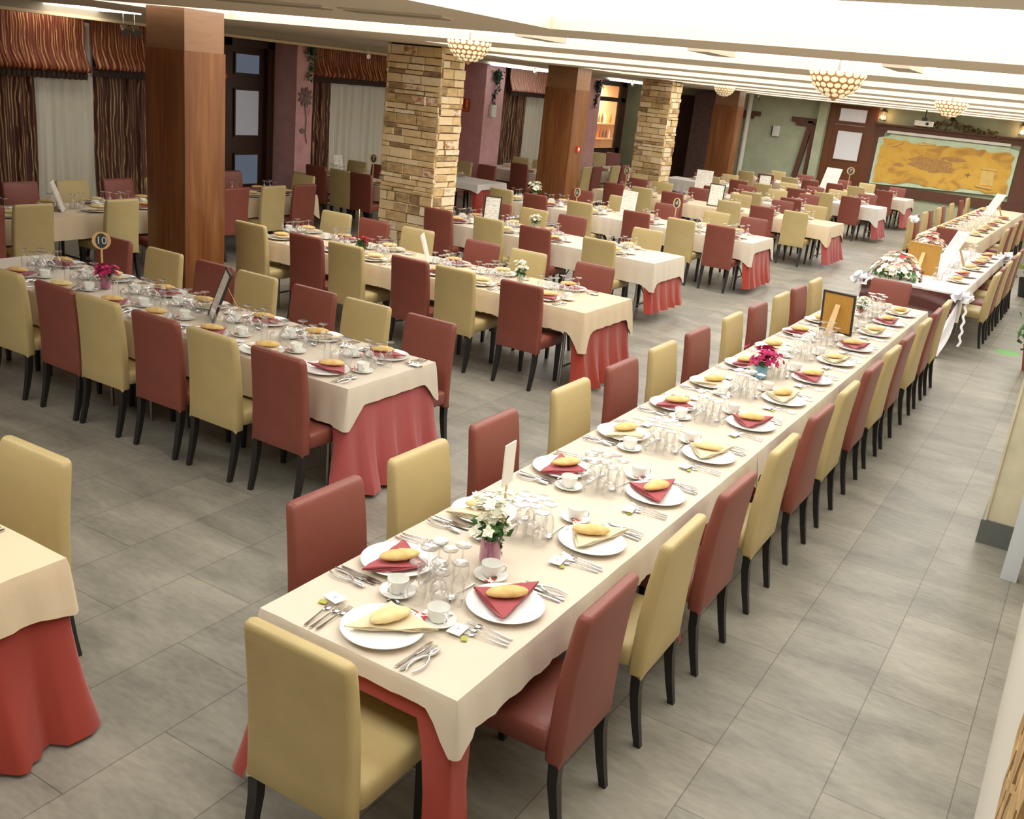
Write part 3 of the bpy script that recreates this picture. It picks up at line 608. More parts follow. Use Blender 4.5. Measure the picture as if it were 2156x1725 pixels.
root = new('potted_plant', None, None, (-.86, 19.0, 0), 0, 'tall leafy plant at the right edge beside the farthest long table', 'plant')
new('pot', MB().lathe([(.13, 0), (.18, .32), (.17, .3)], 14, c0=True).mesh('pot', M['leg']), root)
new('foliage', leafcloud(260, None, .14, 9, fn=lambda r: Vector((r.gauss(0, .1), r.gauss(0, .14), r.uniform(.3, 1.7)))).mesh('foliage', mat('lime_leaf', srgb(128, 150, 70), .5, var=(10, .3)), 0), root)
thing('green_mat', MB().lathe([(.001, .004), (.15, .004), (.16, 0)], 20), mat('green_felt', srgb(130, 190, 120), .8), 'round pale green spot lying on the aisle floor', 'mat', (-.66, 13.75, 0))  # thin pale green disc on the floor

# ------------------------------------------------------------------ dining chairs
def chair_meshes():
    # back: slip-covered panel from z .36 to .96, leaning backwards
    def back(m, nm):
        prof = [(.345, -.222, .062, .452), (.352, -.222, .066, .456), (.45, -.222, .068, .448), (.6, -.226, .066, .446), (.75, -.237, .062, .444), (.88, -.252, .056, .442),
                (.93, -.259, .053, .438), (.947, -.262, .048, .43), (.957, -.263, .036, .414), (.96, -.264, .018, .396)]
        rings = []
        for z, y, d, w_ in prof:
            ring = rrect(0, y, z, w_, d, .02, 3)
            for v in ring:
                bow = .012*(1-(v.x/.23)**2)                     # front and rear faces bow slightly
                v.y -= bow if v.y < y else -bow*.2
            rings.append(ring)
        k = MB(); k.loft(rings, False, True)
        for s in (-1, 1): k.add([(s*.225, -.25, .352), (s*.19, -.26, .352), (s*.222, -.253, .33), (s*.205, -.2, .352)], [(0, 1, 2), (0, 2, 3)])
        return k.mesh(nm, m, 50)
    def seat(m, nm):
        k = MB(); rings = []
        for z, w_, d, r in ((.375, .44, .43, .03), (.38, .452, .44, .035), (.44, .456, .446, .04), (.462, .452, .44, .04), (.474, .43, .42, .05), (.48, .36, .35, .08), (.482, .2, .2, .08)):
            rings.append(rrect(0, .018, z, w_, d, r, 3))
        k.loft(rings); return k.mesh(nm, m, 60)
    fl = MB(); fl.loft([[Vector((x*a, y*a, z)) for x, y in ((-1, -1), (1, -1), (1, 1), (-1, 1))] for z, a in ((0, .0135), (.38, .021))]); fl = fl.mesh('front_leg', M['leg'], 0)
    rl = MB(); rl.loft([[Vector((x*a, y*a+dy, z)) for x, y in ((-1, -1), (1, -1), (1, 1), (-1, 1))] for z, a, dy in ((0, .014, -.055), (.12, .017, -.028), (.25, .02, -.006), (.4, .022, 0))]); rl = rl.mesh('rear_leg', M['leg'], 0)
    return {c: (back(M['leather_'+c], 'backrest_'+c), seat(M['leather_'+c], 'seat_'+c)) for c in 'yr'}, fl, rl
CM, FL, RL = chair_meshes()
CN = {'y': 'tan', 'r': 'brick-red'}
nch = 0
def chair(x, y, rz, c, label, group):
    global nch
    rj = random.Random(nch); nch += 1
    root = new('dining_chair', None, None, (x, y, 0), rz+rj.uniform(-.02, .02), label, 'chair', group)
    new('backrest', CM[c][0], root); new('seat', CM[c][1], root)
    for s in (-1, 1):
        new('leg', FL, root, (s*.195, .2, 0)); new('leg', RL, root, (s*.195, -.225, 0))
    return root

# ------------------------------------------------------------------ cloths
def cloth(name, L0, L1, W, z, side, end0, end1, corner, wc, mat_, loc, rz, label, cat='tablecloth', h0=True, h1=True, flare=.03, wave=.006, lam=.23, seed=0, group=None, notch=.08, pull=.8):
    rnd = random.Random(seed); ph = rnd.random()*6; k = MB(); w2 = W/2; r = .018
    nl = max(3, int((L1-L0)/.12)); nw = 8
    vs = [(L0+(L1-L0)*i/nl, -w2+W*j/nw, z+.0012*math.sin(i*1.7+j*2.3+seed)) for i in range(nl+1) for j in range(nw+1)]
    k.add(vs, [(i*(nw+1)+j, (i+1)*(nw+1)+j, (i+1)*(nw+1)+j+1, i*(nw+1)+j+1) for i in range(nl) for j in range(nw)])
    def drop_side(x):
        d = side
        if h0: d += (corner-side)*max(0, 1-(x-L0)/wc)
        else: d += notch*max(0, 1-(x-L0)/.07)
        if h1: d += (corner-side)*max(0, 1-(L1-x)/wc)
        else: d += notch*max(0, 1-(L1-x)/.07)
        return d
    def drop_end(y, e): return e+(corner-e)*max(0, 1-(w2-abs(y))/wc)
    step = .035
    def seg_side(sgn, xa, xb):
        n = max(2, int(abs(xb-xa)/step)); return [((xa+(xb-xa)*i/n, sgn*w2), (0, sgn), drop_side(xa+(xb-xa)*i/n)) for i in range(n+1)]
    def seg_end(x, sgn, ya, yb, e):
        n = max(2, int(abs(yb-ya)/step)); return [((x, ya+(yb-ya)*i/n), (sgn, 0), drop_end(ya+(yb-ya)*i/n, e)) for i in range(n+1)]
    def corner_pts(x, y, sx, sy, a0, a1):
        return [((x, y), (math.cos(a0+(a1-a0)*i/4), math.sin(a0+(a1-a0)*i/4)), corner) for i in (1, 2, 3)]
    paths = []
    if h1 and h0:
        p = seg_side(-1, L0, L1)+corner_pts(L1, -w2, 1, -1, -PI/2, 0)+seg_end(L1, 1, -w2, w2, end1)+corner_pts(L1, w2, 1, 1, 0, PI/2)+seg_side(1, L1, L0)+corner_pts(L0, w2, 0, 0, PI/2, PI)+seg_end(L0, -1, w2, -w2, end0)+corner_pts(L0, -w2, 0, 0, PI, 1.5*PI)
        paths.append((p, True))
    elif h1: paths.append((seg_side(-1, L0, L1)+corner_pts(L1, -w2, 1, -1, -PI/2, 0)+seg_end(L1, 1, -w2, w2, end1)+corner_pts(L1, w2, 1, 1, 0, PI/2)+seg_side(1, L1, L0), False))
    elif h0: paths.append((seg_side(1, L1, L0)+corner_pts(L0, w2, 0, 0, PI/2, PI)+seg_end(L0, -1, w2, -w2, end0)+corner_pts(L0, -w2, 0, 0, PI, 1.5*PI)+seg_side(-1, L0, L1), False))
    else: paths += [(seg_side(-1, L0, L1), False), (seg_side(1, L1, L0), False)]
    rowsN = 7
    for p, closed in paths:
        s = 0; S = [0]
        for a, b in zip(p, p[1:]): s += math.hypot(b[0][0]-a[0][0], b[0][1]-a[0][1])+ .012; S.append(s)
        rings = []
        for q in range(rowsN+1):
            t = q/rowsN; ring = []
            for (pt, nn, d), ss in zip(p, S):
                big = min(1.6, d/max(side, .2))
                tt = t**pull
                if pull > 1.5: big = 1; tt = (d*t/.68)**pull
                off = .002+flare*big*tt+wave*big*tt*(math.sin(2*PI*ss/lam+ph)+.5*math.sin(2*PI*ss/(lam*.43)+ph*3))
                if q == 0: off = 0
                zz = z-d*t+(0 if q else 0)
                ring.append(Vector((pt[0]+nn[0]*off, pt[1]+nn[1]*off, zz)))
            rings.append(ring)
        k.loft(rings, False, False, closed)
    return thing(name, k, mat_, label, cat, loc, rz, group, smooth=70)

def table_body(L0, L1, W, loc, rz, label, z=.742):
    root = new('banquet_table', None, None, loc, rz, label, 'table')
    k = MB(); k.bb(L0+.01, L1-.01, -W/2+.01, W/2-.01, z-.03, z-.004); new('tabletop', k.mesh('tabletop', M['oak'], 0), root)
    n = max(1, round((L1-L0)/1.85)); seg = (L1-L0)/n
    for i in range(n):
        for e in (.22, seg-.22):
            x = L0+i*seg+e; k = MB()
            for s in (-1, 1): k.tube([(x, s*(W/2-.1), z-.03), (x, s*(W/2-.1), 0)], .014, 6)
            k.tube([(x, -W/2+.1, .18), (x, W/2-.1, .18)], .01, 6); k.tube([(x, 0, .18), (x+(.3 if e < 1 else -.3), 0, z-.04)], .009, 6)
            new('leg', k.mesh('folding_leg', M['metal'], 40), root)
    return root

# ------------------------------------------------------------------ tableware meshes
def ware():
    W = {}
    k = MB(); k.lathe([(.001, .004), (.099, .004), (.106, .006), (.146, .017), (.152, .019), (.151, .021), (.144, .0205), (.107, .0105), (.099, .008), (.001, .008)], 48); W['plate'] = k.mesh('plate', M['china'], 50)
    k = MB(); k.box((0, .0, 0), (.002, .024, .0006), Matrix.Rotation(.9, 3, 'Z')); k.box((.004, -.004, 0), (.0016, .014, .0006), Matrix.Rotation(-.5, 3, 'Z')); k.box((.016, .0, 0), (.018, .0014, .0006), Matrix.Rotation(-.2, 3, 'Z')); W['emblem'] = k.mesh('rim_emblem', M['ink'], 0)
    k = MB(); k.lathe([(.001, 0), (.024, 0), (.03, .004), (.038, .022), (.041, .05), (.0415, .058), (.040, .0585), (.0385, .05), (.035, .022), (.028, .007), (.001, .005)], 32); W['cup'] = k.mesh('cup', M['chinam'], 50)
    k = MB(); k.tube([(.038, 0, .047), (.052, 0, .05), (.06, 0, .04), (.058, 0, .026), (.048, 0, .018), (.036, 0, .016)], .0042, 8); W['handle'] = k.mesh('handle', M['chinam'], 60)
    k = MB(); k.lathe([(.001, .003), (.03, .003), (.04, .004), (.066, .014), (.07, .016), (.069, .018), (.04, .008), (.026, .007), (.001, .006)], 36); W['saucer'] = k.mesh('saucer', M['chinam'], 50)
    def flat(path, th, nm, z0=.0):          # path: list of (y, halfwidth, z)
        k = MB(); k.loft([[Vector((-w_, y, z)), Vector((w_, y, z)), Vector((w_*.8, y, z+th)), Vector((-w_*.8, y, z+th))] for y, w_, z in path]); return k
    k = flat([(0, .002, .001), (.006, .0048, .001), (.03, .0046, .0015), (.07, .003, .004), (.115, .0024, .007), (.128, .004, .006), (.136, .011, .003), (.15, .012, .002)], .0022, 'fork')
    for q in range(4): xx = -.0095+q*.00635; k.loft([[Vector((xx-.0014, y, z)), Vector((xx+.0014, y, z)), Vector((xx+.001, y, z+.0018)), Vector((xx-.001, y, z+.0018))] for y, z in ((.149, .002), (.175, .004), (.192, .007))])
    W['fork'] = k.mesh('fork', M['steel'], 50)
    k = flat([(0, .003, .001), (.006, .006, .001), (.04, .0058, .0012), (.09, .0042, .0015), (.1, .005, .0015), (.105, .0075, .001), (.16, .009, .001), (.19, .0075, .001), (.205, .001, .001)], .003, 'knife'); W['knife'] = k.mesh('knife', M['steel'], 50)
    k = flat([(0, .002, .001), (.006, .0048, .001), (.03, .0046, .0015), (.07, .003, .005), (.12, .0024, .008), (.135, .004, .006)], .0022, 'spoon')
    rings = []
    for q in range(9):
        a = PI*q/8; y = .16-.028*math.cos(a); hw = max(.0008, .0185*math.sin(a)); rings.append([Vector((hw*math.cos(b), y, .009-.007*math.sin(a)*math.sin(b))) for b in [PI*i/6 for i in range(7)]])
    k.loft(rings, False, False, False); rings2 = [[v+Vector((0, 0, .0012)) for v in r_] for r_ in rings]; k.loft([r_[::-1] for r_ in rings2], False, False, False)
    W['spoon'] = k.mesh('spoon', M['steel'], 60)
    # seafood cracker: two curved handles crossing at a pivot with toothed jaws
    k = MB()
    for s in (-1, 1):
        k.tube([(s*.012, 0, .006), (s*.022, .03, .006), (s*.024, .06, .006), (s*.014, .095, .007), (0, .115, .008), (-s*.007, .14, .007), (-s*.006, .165, .006), (-s*.001, .18, .006)], [.003, .0045, .0045, .0045, .005, .006, .005, .002], 7)
    k.lathe([(.001, .013), (.005, .013), (.005, .004)], 10, (0, .115, 0)); W['cracker'] = k.mesh('cracker', M['steel'], 60)
    # upturned stemmed glasses
    k = MB(); k.lathe([(.031, .0005), (.036, .03), (.038, .05), (.034, .073), (.018, .09), (.006, .097), (.0045, .11), (.0042, .15), (.007, .162), (.034, .168), (.035, .17), (.034, .172), (.001, .173)], 24); W['goblet'] = k.mesh('wine_glass', M['glass'], 60)
    k = MB(); k.lathe([(.029, .0005), (.033, .028), (.034, .046), (.029, .066), (.014, .08), (.005, .086), (.0042, .1), (.004, .135), (.007, .146), (.032, .151), (.033, .153), (.032, .155), (.001, .156)], 24); W['goblet_s'] = k.mesh('small_wine_glass', M['glass'], 60)
    k = MB(); k.lathe([(.022, .0005), (.025, .05), (.024, .09), (.017, .115), (.006, .128), (.0045, .135), (.0045, .158), (.007, .166), (.031, .171), (.032, .173), (.031, .175), (.001, .176)], 24); W['flute'] = k.mesh('flute_glass', M['glass'], 60)
    k = MB(); k.box((0, 0, .001), (.075, .055, .002)); W['sachet'] = k.mesh('wipe_sachet', M['paper'], 0)
    k = MB(); k.box((0, 0, 0), (.002, .028, .0006), Matrix.Rotation(.4, 3, 'Z')); k.box((.008, .002, 0), (.022, .0015, .0006), Matrix.Rotation(.1, 3, 'Z')); W['sachet_mark'] = k.mesh('sachet_mark', M['ink'], 0)
    k = MB(); k.box((0, 0, .0015), (.03, .022, .003)); W['greenp'] = k.mesh('green_packet', M['green_paper'], 0)
    k = MB(); k.box((0, 0, .002), (.048, .03, .004)); W['sugar'] = k.mesh('sugar_sachet', M['red_paper'], 0)
    # napkin: folded triangle in four layers, slightly curled
    for c in 'ry':
        for vr in (0, 1):
            k = MB()
            for q in range(4):
                z = .002+q*.0032; e = q*.0035; n = 7
                P3 = [Vector((.19-e, -.065+e*.2)), Vector((.02+(.02 if vr else 0), .145-e)), Vector((-.14+e, -.04-e*.5+(.02 if vr else 0)))]
                vs = []; idx = {}
                for i in range(n+1):
                    for j in range(n+1-i):
                        a, b = i/n, j/n; p = P3[0]*(1-a-b)+P3[1]*a+P3[2]*b
                        edge = 1-3*min(a, b, 1-a-b); zz = z+.004*math.sin(p.x*38+q)*max(0, edge)+.006*max(0, (p.length-.09)/.06)
                        idx[i, j] = len(vs); vs.append((p.x, p.y, zz))
                m_ = len(vs); vs += [(x, y, zz+.0026) for x, y, zz in vs]; fs = []
                for i in range(n):
                    for j in range(n-i):
                        fs.append((idx[i, j]+m_, idx[i+1, j]+m_, idx[i, j+1]+m_)); fs.append((idx[i, j], idx[i, j+1], idx[i+1, j]))
                        if i+j < n-1: fs.append((idx[i+1, j]+m_, idx[i+1, j+1]+m_, idx[i, j+1]+m_)); fs.append((idx[i+1, j], idx[i, j+1], idx[i+1, j+1]))
                bd = [idx[i, 0] for i in range(n+1)]+[idx[n-i, i] for i in range(1, n+1)]+[idx[0, n-i] for i in range(1, n)]
                for a, b in zip(bd, bd[1:]+bd[:1]): fs.append((a, b, b+m_, a+m_))
                k.add(vs, fs)
            W['napkin_%s%d' % (c, vr)] = k.mesh('napkin', M['napkin_'+c], 30)
    # pointed bread roll with a slash
    for nm, m in (('bread0', M['bread']), ('bread1', M['breadp'])):
        k = MB(); rings = []; N = 22; n = 18; rnd = random.Random(3 if nm[-1] == '0' else 5)
        for i in range(N+1):
            t = -1+2*i/N; rr = (1-abs(t)**2.3)**.62*(.97+.03*math.sin(i*1.1)); y = t*.086; ring = []
            for j in range(n):
                a = 2*PI*j/n; x_ = math.cos(a)*.037*rr; z_ = math.sin(a); z_ = z_*(.024 if z_ > 0 else .017)*rr
                g = math.exp(-((x_-.01*math.sin(t*2.5)-.004)/.004)**2)*(1 if abs(t) < .68 else 0)*(1 if math.sin(a) > .3 else 0)
                ring.append(Vector((x_, y, z_-g*.005+.001*math.sin(i*2+j*3))))
            rings.append(ring)
        k.loft(rings); W[nm] = k.mesh('bread_roll', m, 70)
    return W
W_ = ware()
ZT = .7575
GL = {'n': 0}; STUFF = []          # glasses beyond the first 300 individuals
def put(key, name, x, y, z, a, label, cat, group, parts=(), tilt=None):
    o = new(name, W_[key], None, (x, y, z), a, label, cat, group)
    if tilt: o.rotation_euler = (tilt[0], tilt[1], a)
    for pk, pn, pl, pa in parts: new(pn, W_[pk], o, pl, pa)
    return o
def place(cx, cy, th, c, P, T, detail, seed, cluster, cup=(.165, .165)):
    """cx,cy plate centre; th turns local (right, away) to the room; P phrase naming the place; T table name"""
    rj = random.Random(seed); ct, st = math.cos(th), math.sin(th)
    def L(u, v): return cx+ct*u-st*v, cy+st*u+ct*v
    J = lambda a: rj.uniform(-a, a)
    where = P+', '+T
    ja = J(.25) if seed != 77 else .75
    bd = -1.0 if seed == 77 else (.85 if seed % 3 else .65) if abs(math.sin(th)) > .5 else -1.05-ja
    put('plate', 'dinner_plate', cx, cy, ZT, th+J(.3), 'white dinner plate, '+where, 'plate', 'dinner plates', [('emblem', 'rim_emblem', (.03, .125, .0205), .3)] if detail > 1 else ())
    nk = put('napkin_%s%d' % (c, seed % 2), 'napkin', cx, cy, ZT+.0205, th+ja, ('burgundy' if c == 'r' else 'cream')+' folded napkin on plate, '+where, 'napkin', 'folded napkins')
    put('bread0' if c == 'r' else 'bread%d' % (rj.random() < .7), 'bread_roll', *L(.02+J(.015), .015+J(.015)), ZT+.055, th+ja+bd+J(.15), 'pointed bread roll on '+('burgundy' if c == 'r' else 'cream')+' napkin, '+where, 'bread', 'bread rolls')
    if detail > 0:
        u, v = cup[0]+J(.01), cup[1]+J(.01); x, y = L(u, v)
        put('saucer', 'saucer', x, y, ZT-.002, 0, 'white saucer, '+where, 'saucer', 'saucers')
        put('cup', 'coffee_cup', x, y, ZT+.006, th+J(.8)-.6, 'white coffee cup on saucer, '+where, 'cup', 'coffee cups', [('handle', 'handle', (0, 0, 0), 0)])
        if detail > 1:
            o = put('spoon', 'teaspoon', *L(u+.03, v+.055), ZT+.014, th+J(.3)+2.6, 'teaspoon on saucer, '+where, 'spoon', 'teaspoons'); o.scale = (.62, .62, .62)
            put('sugar', 'sugar_sachet', *L(u-.052, v-.03), ZT+.016, th+J(.9), 'red and white sugar sachet on saucer, '+where, 'sachet', 'sugar sachets', tilt=(.1, .1))
            put('spoon', 'dessert_spoon', *L(.075, .18+J(.01)), ZT, th+PI/2+J(.1), 'dessert spoon beyond plate, '+where, 'spoon', 'dessert spoons')
            x, y = L(-.255+J(.01), .03+J(.02)); a = th+J(.3)
            put('greenp', 'green_packet', *L(-.285, -.0+J(.01)), ZT, a+.5, 'small green packet, '+where, 'sachet', 'green packets')
            put('sachet', 'wipe_sachet', x, y, ZT+.0085, a, 'white wipe sachet with grey print, '+where, 'sachet', 'wipe sachets', [('sachet_mark', 'sachet_mark', (0, 0, .002), 0)])
        nf = 3 if detail > 1 else 2
        for q in range(nf):
            put('fork', 'fork', *L(-.178-.024*q, -.15+J(.008)), ZT, th+.06*q+J(.03), ['inner', 'middle', 'outer'][q] if False else ('inner' if q == 0 else 'outer' if q == nf-1 else 'middle')+' fork, '+where, 'fork', 'forks')
        for q in range(2):
            put('knife', 'knife', *L(.175+.024*q, -.15+J(.008)), ZT, th+J(.05), ('inner' if q == 0 else 'outer')+' knife, '+where, 'knife', 'knives')
        if detail > 1: put('cracker', 'seafood_cracker', *L(.228, -.14+J(.01)), ZT, th+J(.12), 'steel seafood cracker, '+where, 'cracker', 'seafood crackers')
    names = ['goblet', 'goblet_s', 'flute', 'goblet_s']; lab = ['largest', 'second', 'tall narrow', 'last']
    for q, (u, v) in enumerate(cluster):
        x, y = L(u+J(.008), v+J(.008))
        if GL['n'] < 300:
            GL['n'] += 1
            put(names[q], 'wine_glass' if names[q] != 'flute' else 'flute_glass', x, y, ZT, J(3), lab[q]+' upturned glass of the cluster, '+where, 'glass', 'upturned glasses')
        else: STUFF.append((names[q], x, y))
CL_R = [(-.2, .27), (-.13, .23), (-.105, .16), (-.175, .175)]
CL_L = [(.085, .20), (-.02, .19), (.05, .27), (-.05, .275)]
CL_X = [(-.02, .235), (-.095, .21), (-.165, .195), (-.09, .285)]

# ------------------------------------------------------------------ the long front table (runs away from the viewer)
T = 'long front table'
XC, WT = -1.8175, .865
table_body(2.3, 11.15, WT, (XC, 0, 0), PI/2, 'long front table running along the right aisle under cream cloths')
cloth('undercloth', 2.29, 4.2, WT-.02, .748, .1, .135, .2, .68, .13, M['burg'], (XC, 0, 0), PI/2, 'burgundy undercloth with long corners at the near end of the long front table', flare=.11, wave=.022, seed=2, pull=2.2)
cloth('undercloth', 4.6, 6.4, WT-.02, .747, .1, .12, .2, .6, .1, M['burg'], (XC, 0, 0), PI/2, 'burgundy undercloth under the middle of the long front table', flare=.1, wave=.02, seed=3, pull=2.2)
cuts_ = [2.28, 5.35, 7.3, 9.2, 11.2]
for i in range(4):
    cloth('tablecloth', cuts_[i], cuts_[i+1]+(.02 if i < 3 else 0), WT+.006, .752+.0012*(i % 2), .155, .07, .2, .21 if i == 0 else .3, .1, M['cream'], (XC, 0, 0), PI/2,
          ORD[i]+' cream tablecloth from near end of the long front table', h0=(i == 0), h1=(i == 3), flare=.028, wave=.006, seed=10+i, group='cream cloths on the long front table')
YR = [2.90, 3.61, 4.30, 5.06, 5.83, 6.54, 7.30, 8.0, 8.62, 9.5, 10.16, 10.78]
YL = [2.88, 3.53, 4.20, 5.06, 5.78, 6.47, 7.16, 7.99, 8.67, 9.40, 10.0, 10.65]
for i in range(12):
    c = 'ry'[i % 2]
    chair(-1.43, YR[i], PI/2, c, '%s leather chair, %s from near end, right side of long front table' % (CN[c], ORD[i]), 'chairs on the right side of the long front table')
    chair(-2.225, YL[i], -PI/2, c, '%s leather chair, %s from near end, left side of long front table' % (CN[c], ORD[i]), 'chairs on the left side of the long front table')
    place(-1.572, [2.875, 3.6, 4.3, 5.05, 5.79, 6.5, 7.22, 7.94, 8.6, 9.38, 10.03, 10.66][i], PI/2, c, ORD[i]+' right-side place from near end', T, 2, i, CL_R)
    place(-2.09, [2.88, 3.52, 4.26, 5.01, 5.77, 6.47, 7.2, 7.94, 8.72, 9.45, 10.1, 10.72][i], -PI/2, c, ORD[i]+' left-side place from near end', T, 2, i+20, CL_L, cup=(.19, .14))
chair(-1.785, 2.235, 0, 'y', 'tan leather chair at the near end of the long front table, closest to the viewer', 'chairs at table ends')
chair(-1.87, 11.3, PI, 'r', 'brick-red leather chair facing the viewer at the far end of long front table', 'chairs at table ends')
place(-1.82, 2.445, 0, 'y', 'near-end place', T, 2, 77, [], cup=(.115, .175))

# ------------------------------------------------------------------ flowers, number stands, menu frames
def bouquet(x, y, z, lab, petal, vase, n=16, R=.07, H=.1, hv=.1, rv=.04, seed=0, bs=.022, leafn=40, leafs=.045):
    n = int(n*2.4); bs *= 1.1; leafn = int(leafn*1.5)
    rnd = random.Random(seed); root = new('flower_vase', None, None, (x, y, z), 0, lab, 'flower vase')
    new('vase', MB().lathe([(.001, .002), (rv*.9, .002), (rv, .01), (rv, hv), (rv-.003, hv), (rv-.003, .01), (.001, .008)], 24).mesh('vase', M[vase], 60), root)
    k = MB()
    for i in range(n):
        c = Vector((rnd.gauss(0, R*.5), rnd.gauss(0, R*.5), hv+H*.3+rnd.random()*H)); N = (c-Vector((0, 0, hv-.02))).normalized(); u = N.orthogonal().normalized(); v = N.cross(u)
        for layer in (0, 1):
            for p in range(5):
                a = 2*PI*p/5+rnd.random()*.4+layer*.6; d = u*math.cos(a)+v*math.sin(a); e = N.cross(d); s = bs*rnd.uniform(.85, 1.15)*(1-.3*layer)
                k.add([c, c+d*s*.6+e*s*.42+N*s*(.2+.3*layer), c+d*s*1.1+N*s*(.35+.4*layer), c+d*s*.6-e*s*.42+N*s*(.2+.3*layer)], [(0, 1, 2, 3)])
    new('blossoms', k.mesh('blossoms', M[petal], 0), root)
    new('leaves', leafcloud(leafn, None, leafs, seed+50, fn=lambda r: Vector((r.gauss(0, R*.42), r.gauss(0, R*.42), hv-.01+r.random()*H*.6))).mesh('leaves', M['leaf'], 0), root)
    k = MB()
    for i in range(6): k.tube([(rnd.uniform(-.02, .02), rnd.uniform(-.02, .02), .015), (rnd.gauss(0, R*.4), rnd.gauss(0, R*.4), hv+H*.6)], .0022, 5)
    new('stems', k.mesh('stems', M['leaf'], 40), root)
    return root
def textmesh(s, size):
    c = bpy.data.curves.new('t', 'FONT'); c.body = s; c.size = size; c.align_x = 'CENTER'; c.align_y = 'CENTER'; c.extrude = .0006
    o = bpy.data.objects.new('t', c); COL.objects.link(o); dg = bpy.context.evaluated_depsgraph_get(); dg.update()
    me = bpy.data.meshes.new_from_object(o.evaluated_get(dg)); bpy.data.objects.remove(o); me.materials.clear(); me.materials.append(M['pole']); return me
def number_stand(x, y, z, rz, txt, lab, h=.3, rad=.062, rx=1.0):
    root = new('number_stand', None, None, (x, y, z), rz, lab, 'table number', 'table number stands')
    k = MB(); k.box((0, 0, h/2), (.016, .004, h)); new('stick', k.mesh('stick', M['oak'], 0), root)
    k = MB(); k.add([(rad*math.cos(a)*rx, -s, h+rad+rad*math.sin(a)) for s in (-.004, .004) for a in [2*PI*i/28 for i in range(28)]], [tuple(range(28)), tuple(range(55, 27, -1))]+[(i, (i+1) % 28, 28+(i+1) % 28, 28+i) for i in range(28)][::1]); new('disc', k.mesh('disc', M['oak'], 0), root)
    root_ = root; root = [c for c in root.children if c.name.startswith('disc')][0]
    k = MB(); k.add([(rad*.74*math.cos(a)*rx*.85, -.0052, h+rad+rad*.84*math.sin(a)) for a in [2*PI*i/24 for i in range(24)]], [tuple(range(24))]); new('disc_face', k.mesh('disc_face', mat('dark_teal_face', srgb(52, 60, 60), .5) if 'dark_teal_face' not in bpy.data.materials else bpy.data.materials['dark_teal_face'], 0), root)
    if txt: new('number', textmesh(txt, rad*(1.35 if len(txt) == 1 else 1.2)), root, (0, -.0062, h+rad), rot=(PI/2, 0, 0))
    return root_
def menu_frame(x, y, z, rz, w_, h_, fm, lab, lean=.2, back='gold_board', border=.018, face='menu'):
    root = new('picture_frame', None, None, (x, y, z), rz, lab, 'picture frame')
    root.rotation_euler = (0, 0, rz); R = Matrix.Rotation(-lean, 3, 'X')
    def tr(k): k.v = [tuple(R @ Vector(v)) for v in k.v]; return k
    k = MB(); b = border
    k.bb(-w_/2, w_/2, -.009, .009, 0, b); k.bb(-w_/2, w_/2, -.009, .009, h_-b, h_); k.bb(-w_/2, -w_/2+b, -.009, .009, b, h_-b); k.bb(w_/2-b, w_/2, -.009, .009, b, h_-b)
    new('frame_border', tr(k).mesh('frame_border', M[fm], 0), root)
    new('frame_picture', tr(MB().bb(-w_/2+b, w_/2-b, -.006, -.003, b, h_-b)).mesh('frame_picture', M[face], 0), root)
    new('backing', tr(MB().bb(-w_/2+b*.6, w_/2-b*.6, 0, .006, b*.6, h_-b*.6)).mesh('backing', M[back], 0), root)
    k = MB(); zt = h_*.72; p0 = R @ Vector((0, .012, zt)); p1 = Vector((0.0, p0.y+h_*.34, .004)); d = p1-p0
    k.add([p0+Vector((-.022, 0, 0)), p0+Vector((.022, 0, 0)), p1+Vector((.032, 0, 0)), p1+Vector((-.032, 0, 0))]+[p+Vector((0, .004, .001)) for p in (p0+Vector((-.022, 0, 0)), p0+Vector((.022, 0, 0)), p1+Vector((.032, 0, 0)), p1+Vector((-.032, 0, 0)))],
          [(0, 1, 2, 3), (7, 6, 5, 4), (0, 4, 5, 1), (1, 5, 6, 2), (2, 6, 7, 3), (3, 7, 4, 0)])
    new('easel_strut', k.mesh('easel_strut', M['oak'], 0), root)
    return root
bouquet(-1.82, 3.15, ZT, 'white blossoms in a pink printed glass near the front of the long table', 'fl_w', 'vase_pink', 24, .075, .15, .11, .044, 1, .024, 70)
bouquet(-1.88, 6.95, ZT, 'magenta blossoms in a blue printed glass halfway down the long table', 'fl_p', 'vase_blue', 26, .09, .09, .1, .04, 2, .026)
bouquet(-1.87, 10.1, ZT, 'white blossoms in an orange glass toward the far end of the long table', 'fl_w', 'vase_or', 16, .08, .08, .1, .04, 3)
o = number_stand(-1.80, 3.19, ZT+.06, math.radians(-86), '', 'white card on a stick seen edge-on, in the white bouquet near the front', .3, .05)
for ch in list(o.children):
    if ch.name.startswith('disc'):
        for g in list(ch.children): bpy.data.objects.remove(g)
        bpy.data.objects.remove(ch)
k = MB(); k.bb(-.045, .045, -.003, .003, .28, .46); new('card', k.mesh('card', M['whitef'], 0), o)
menu_frame(-1.86, 9.1, ZT, PI*.97, .3, .4, 'black', 'black framed board seen from behind with its strut, on the long front table', .25)

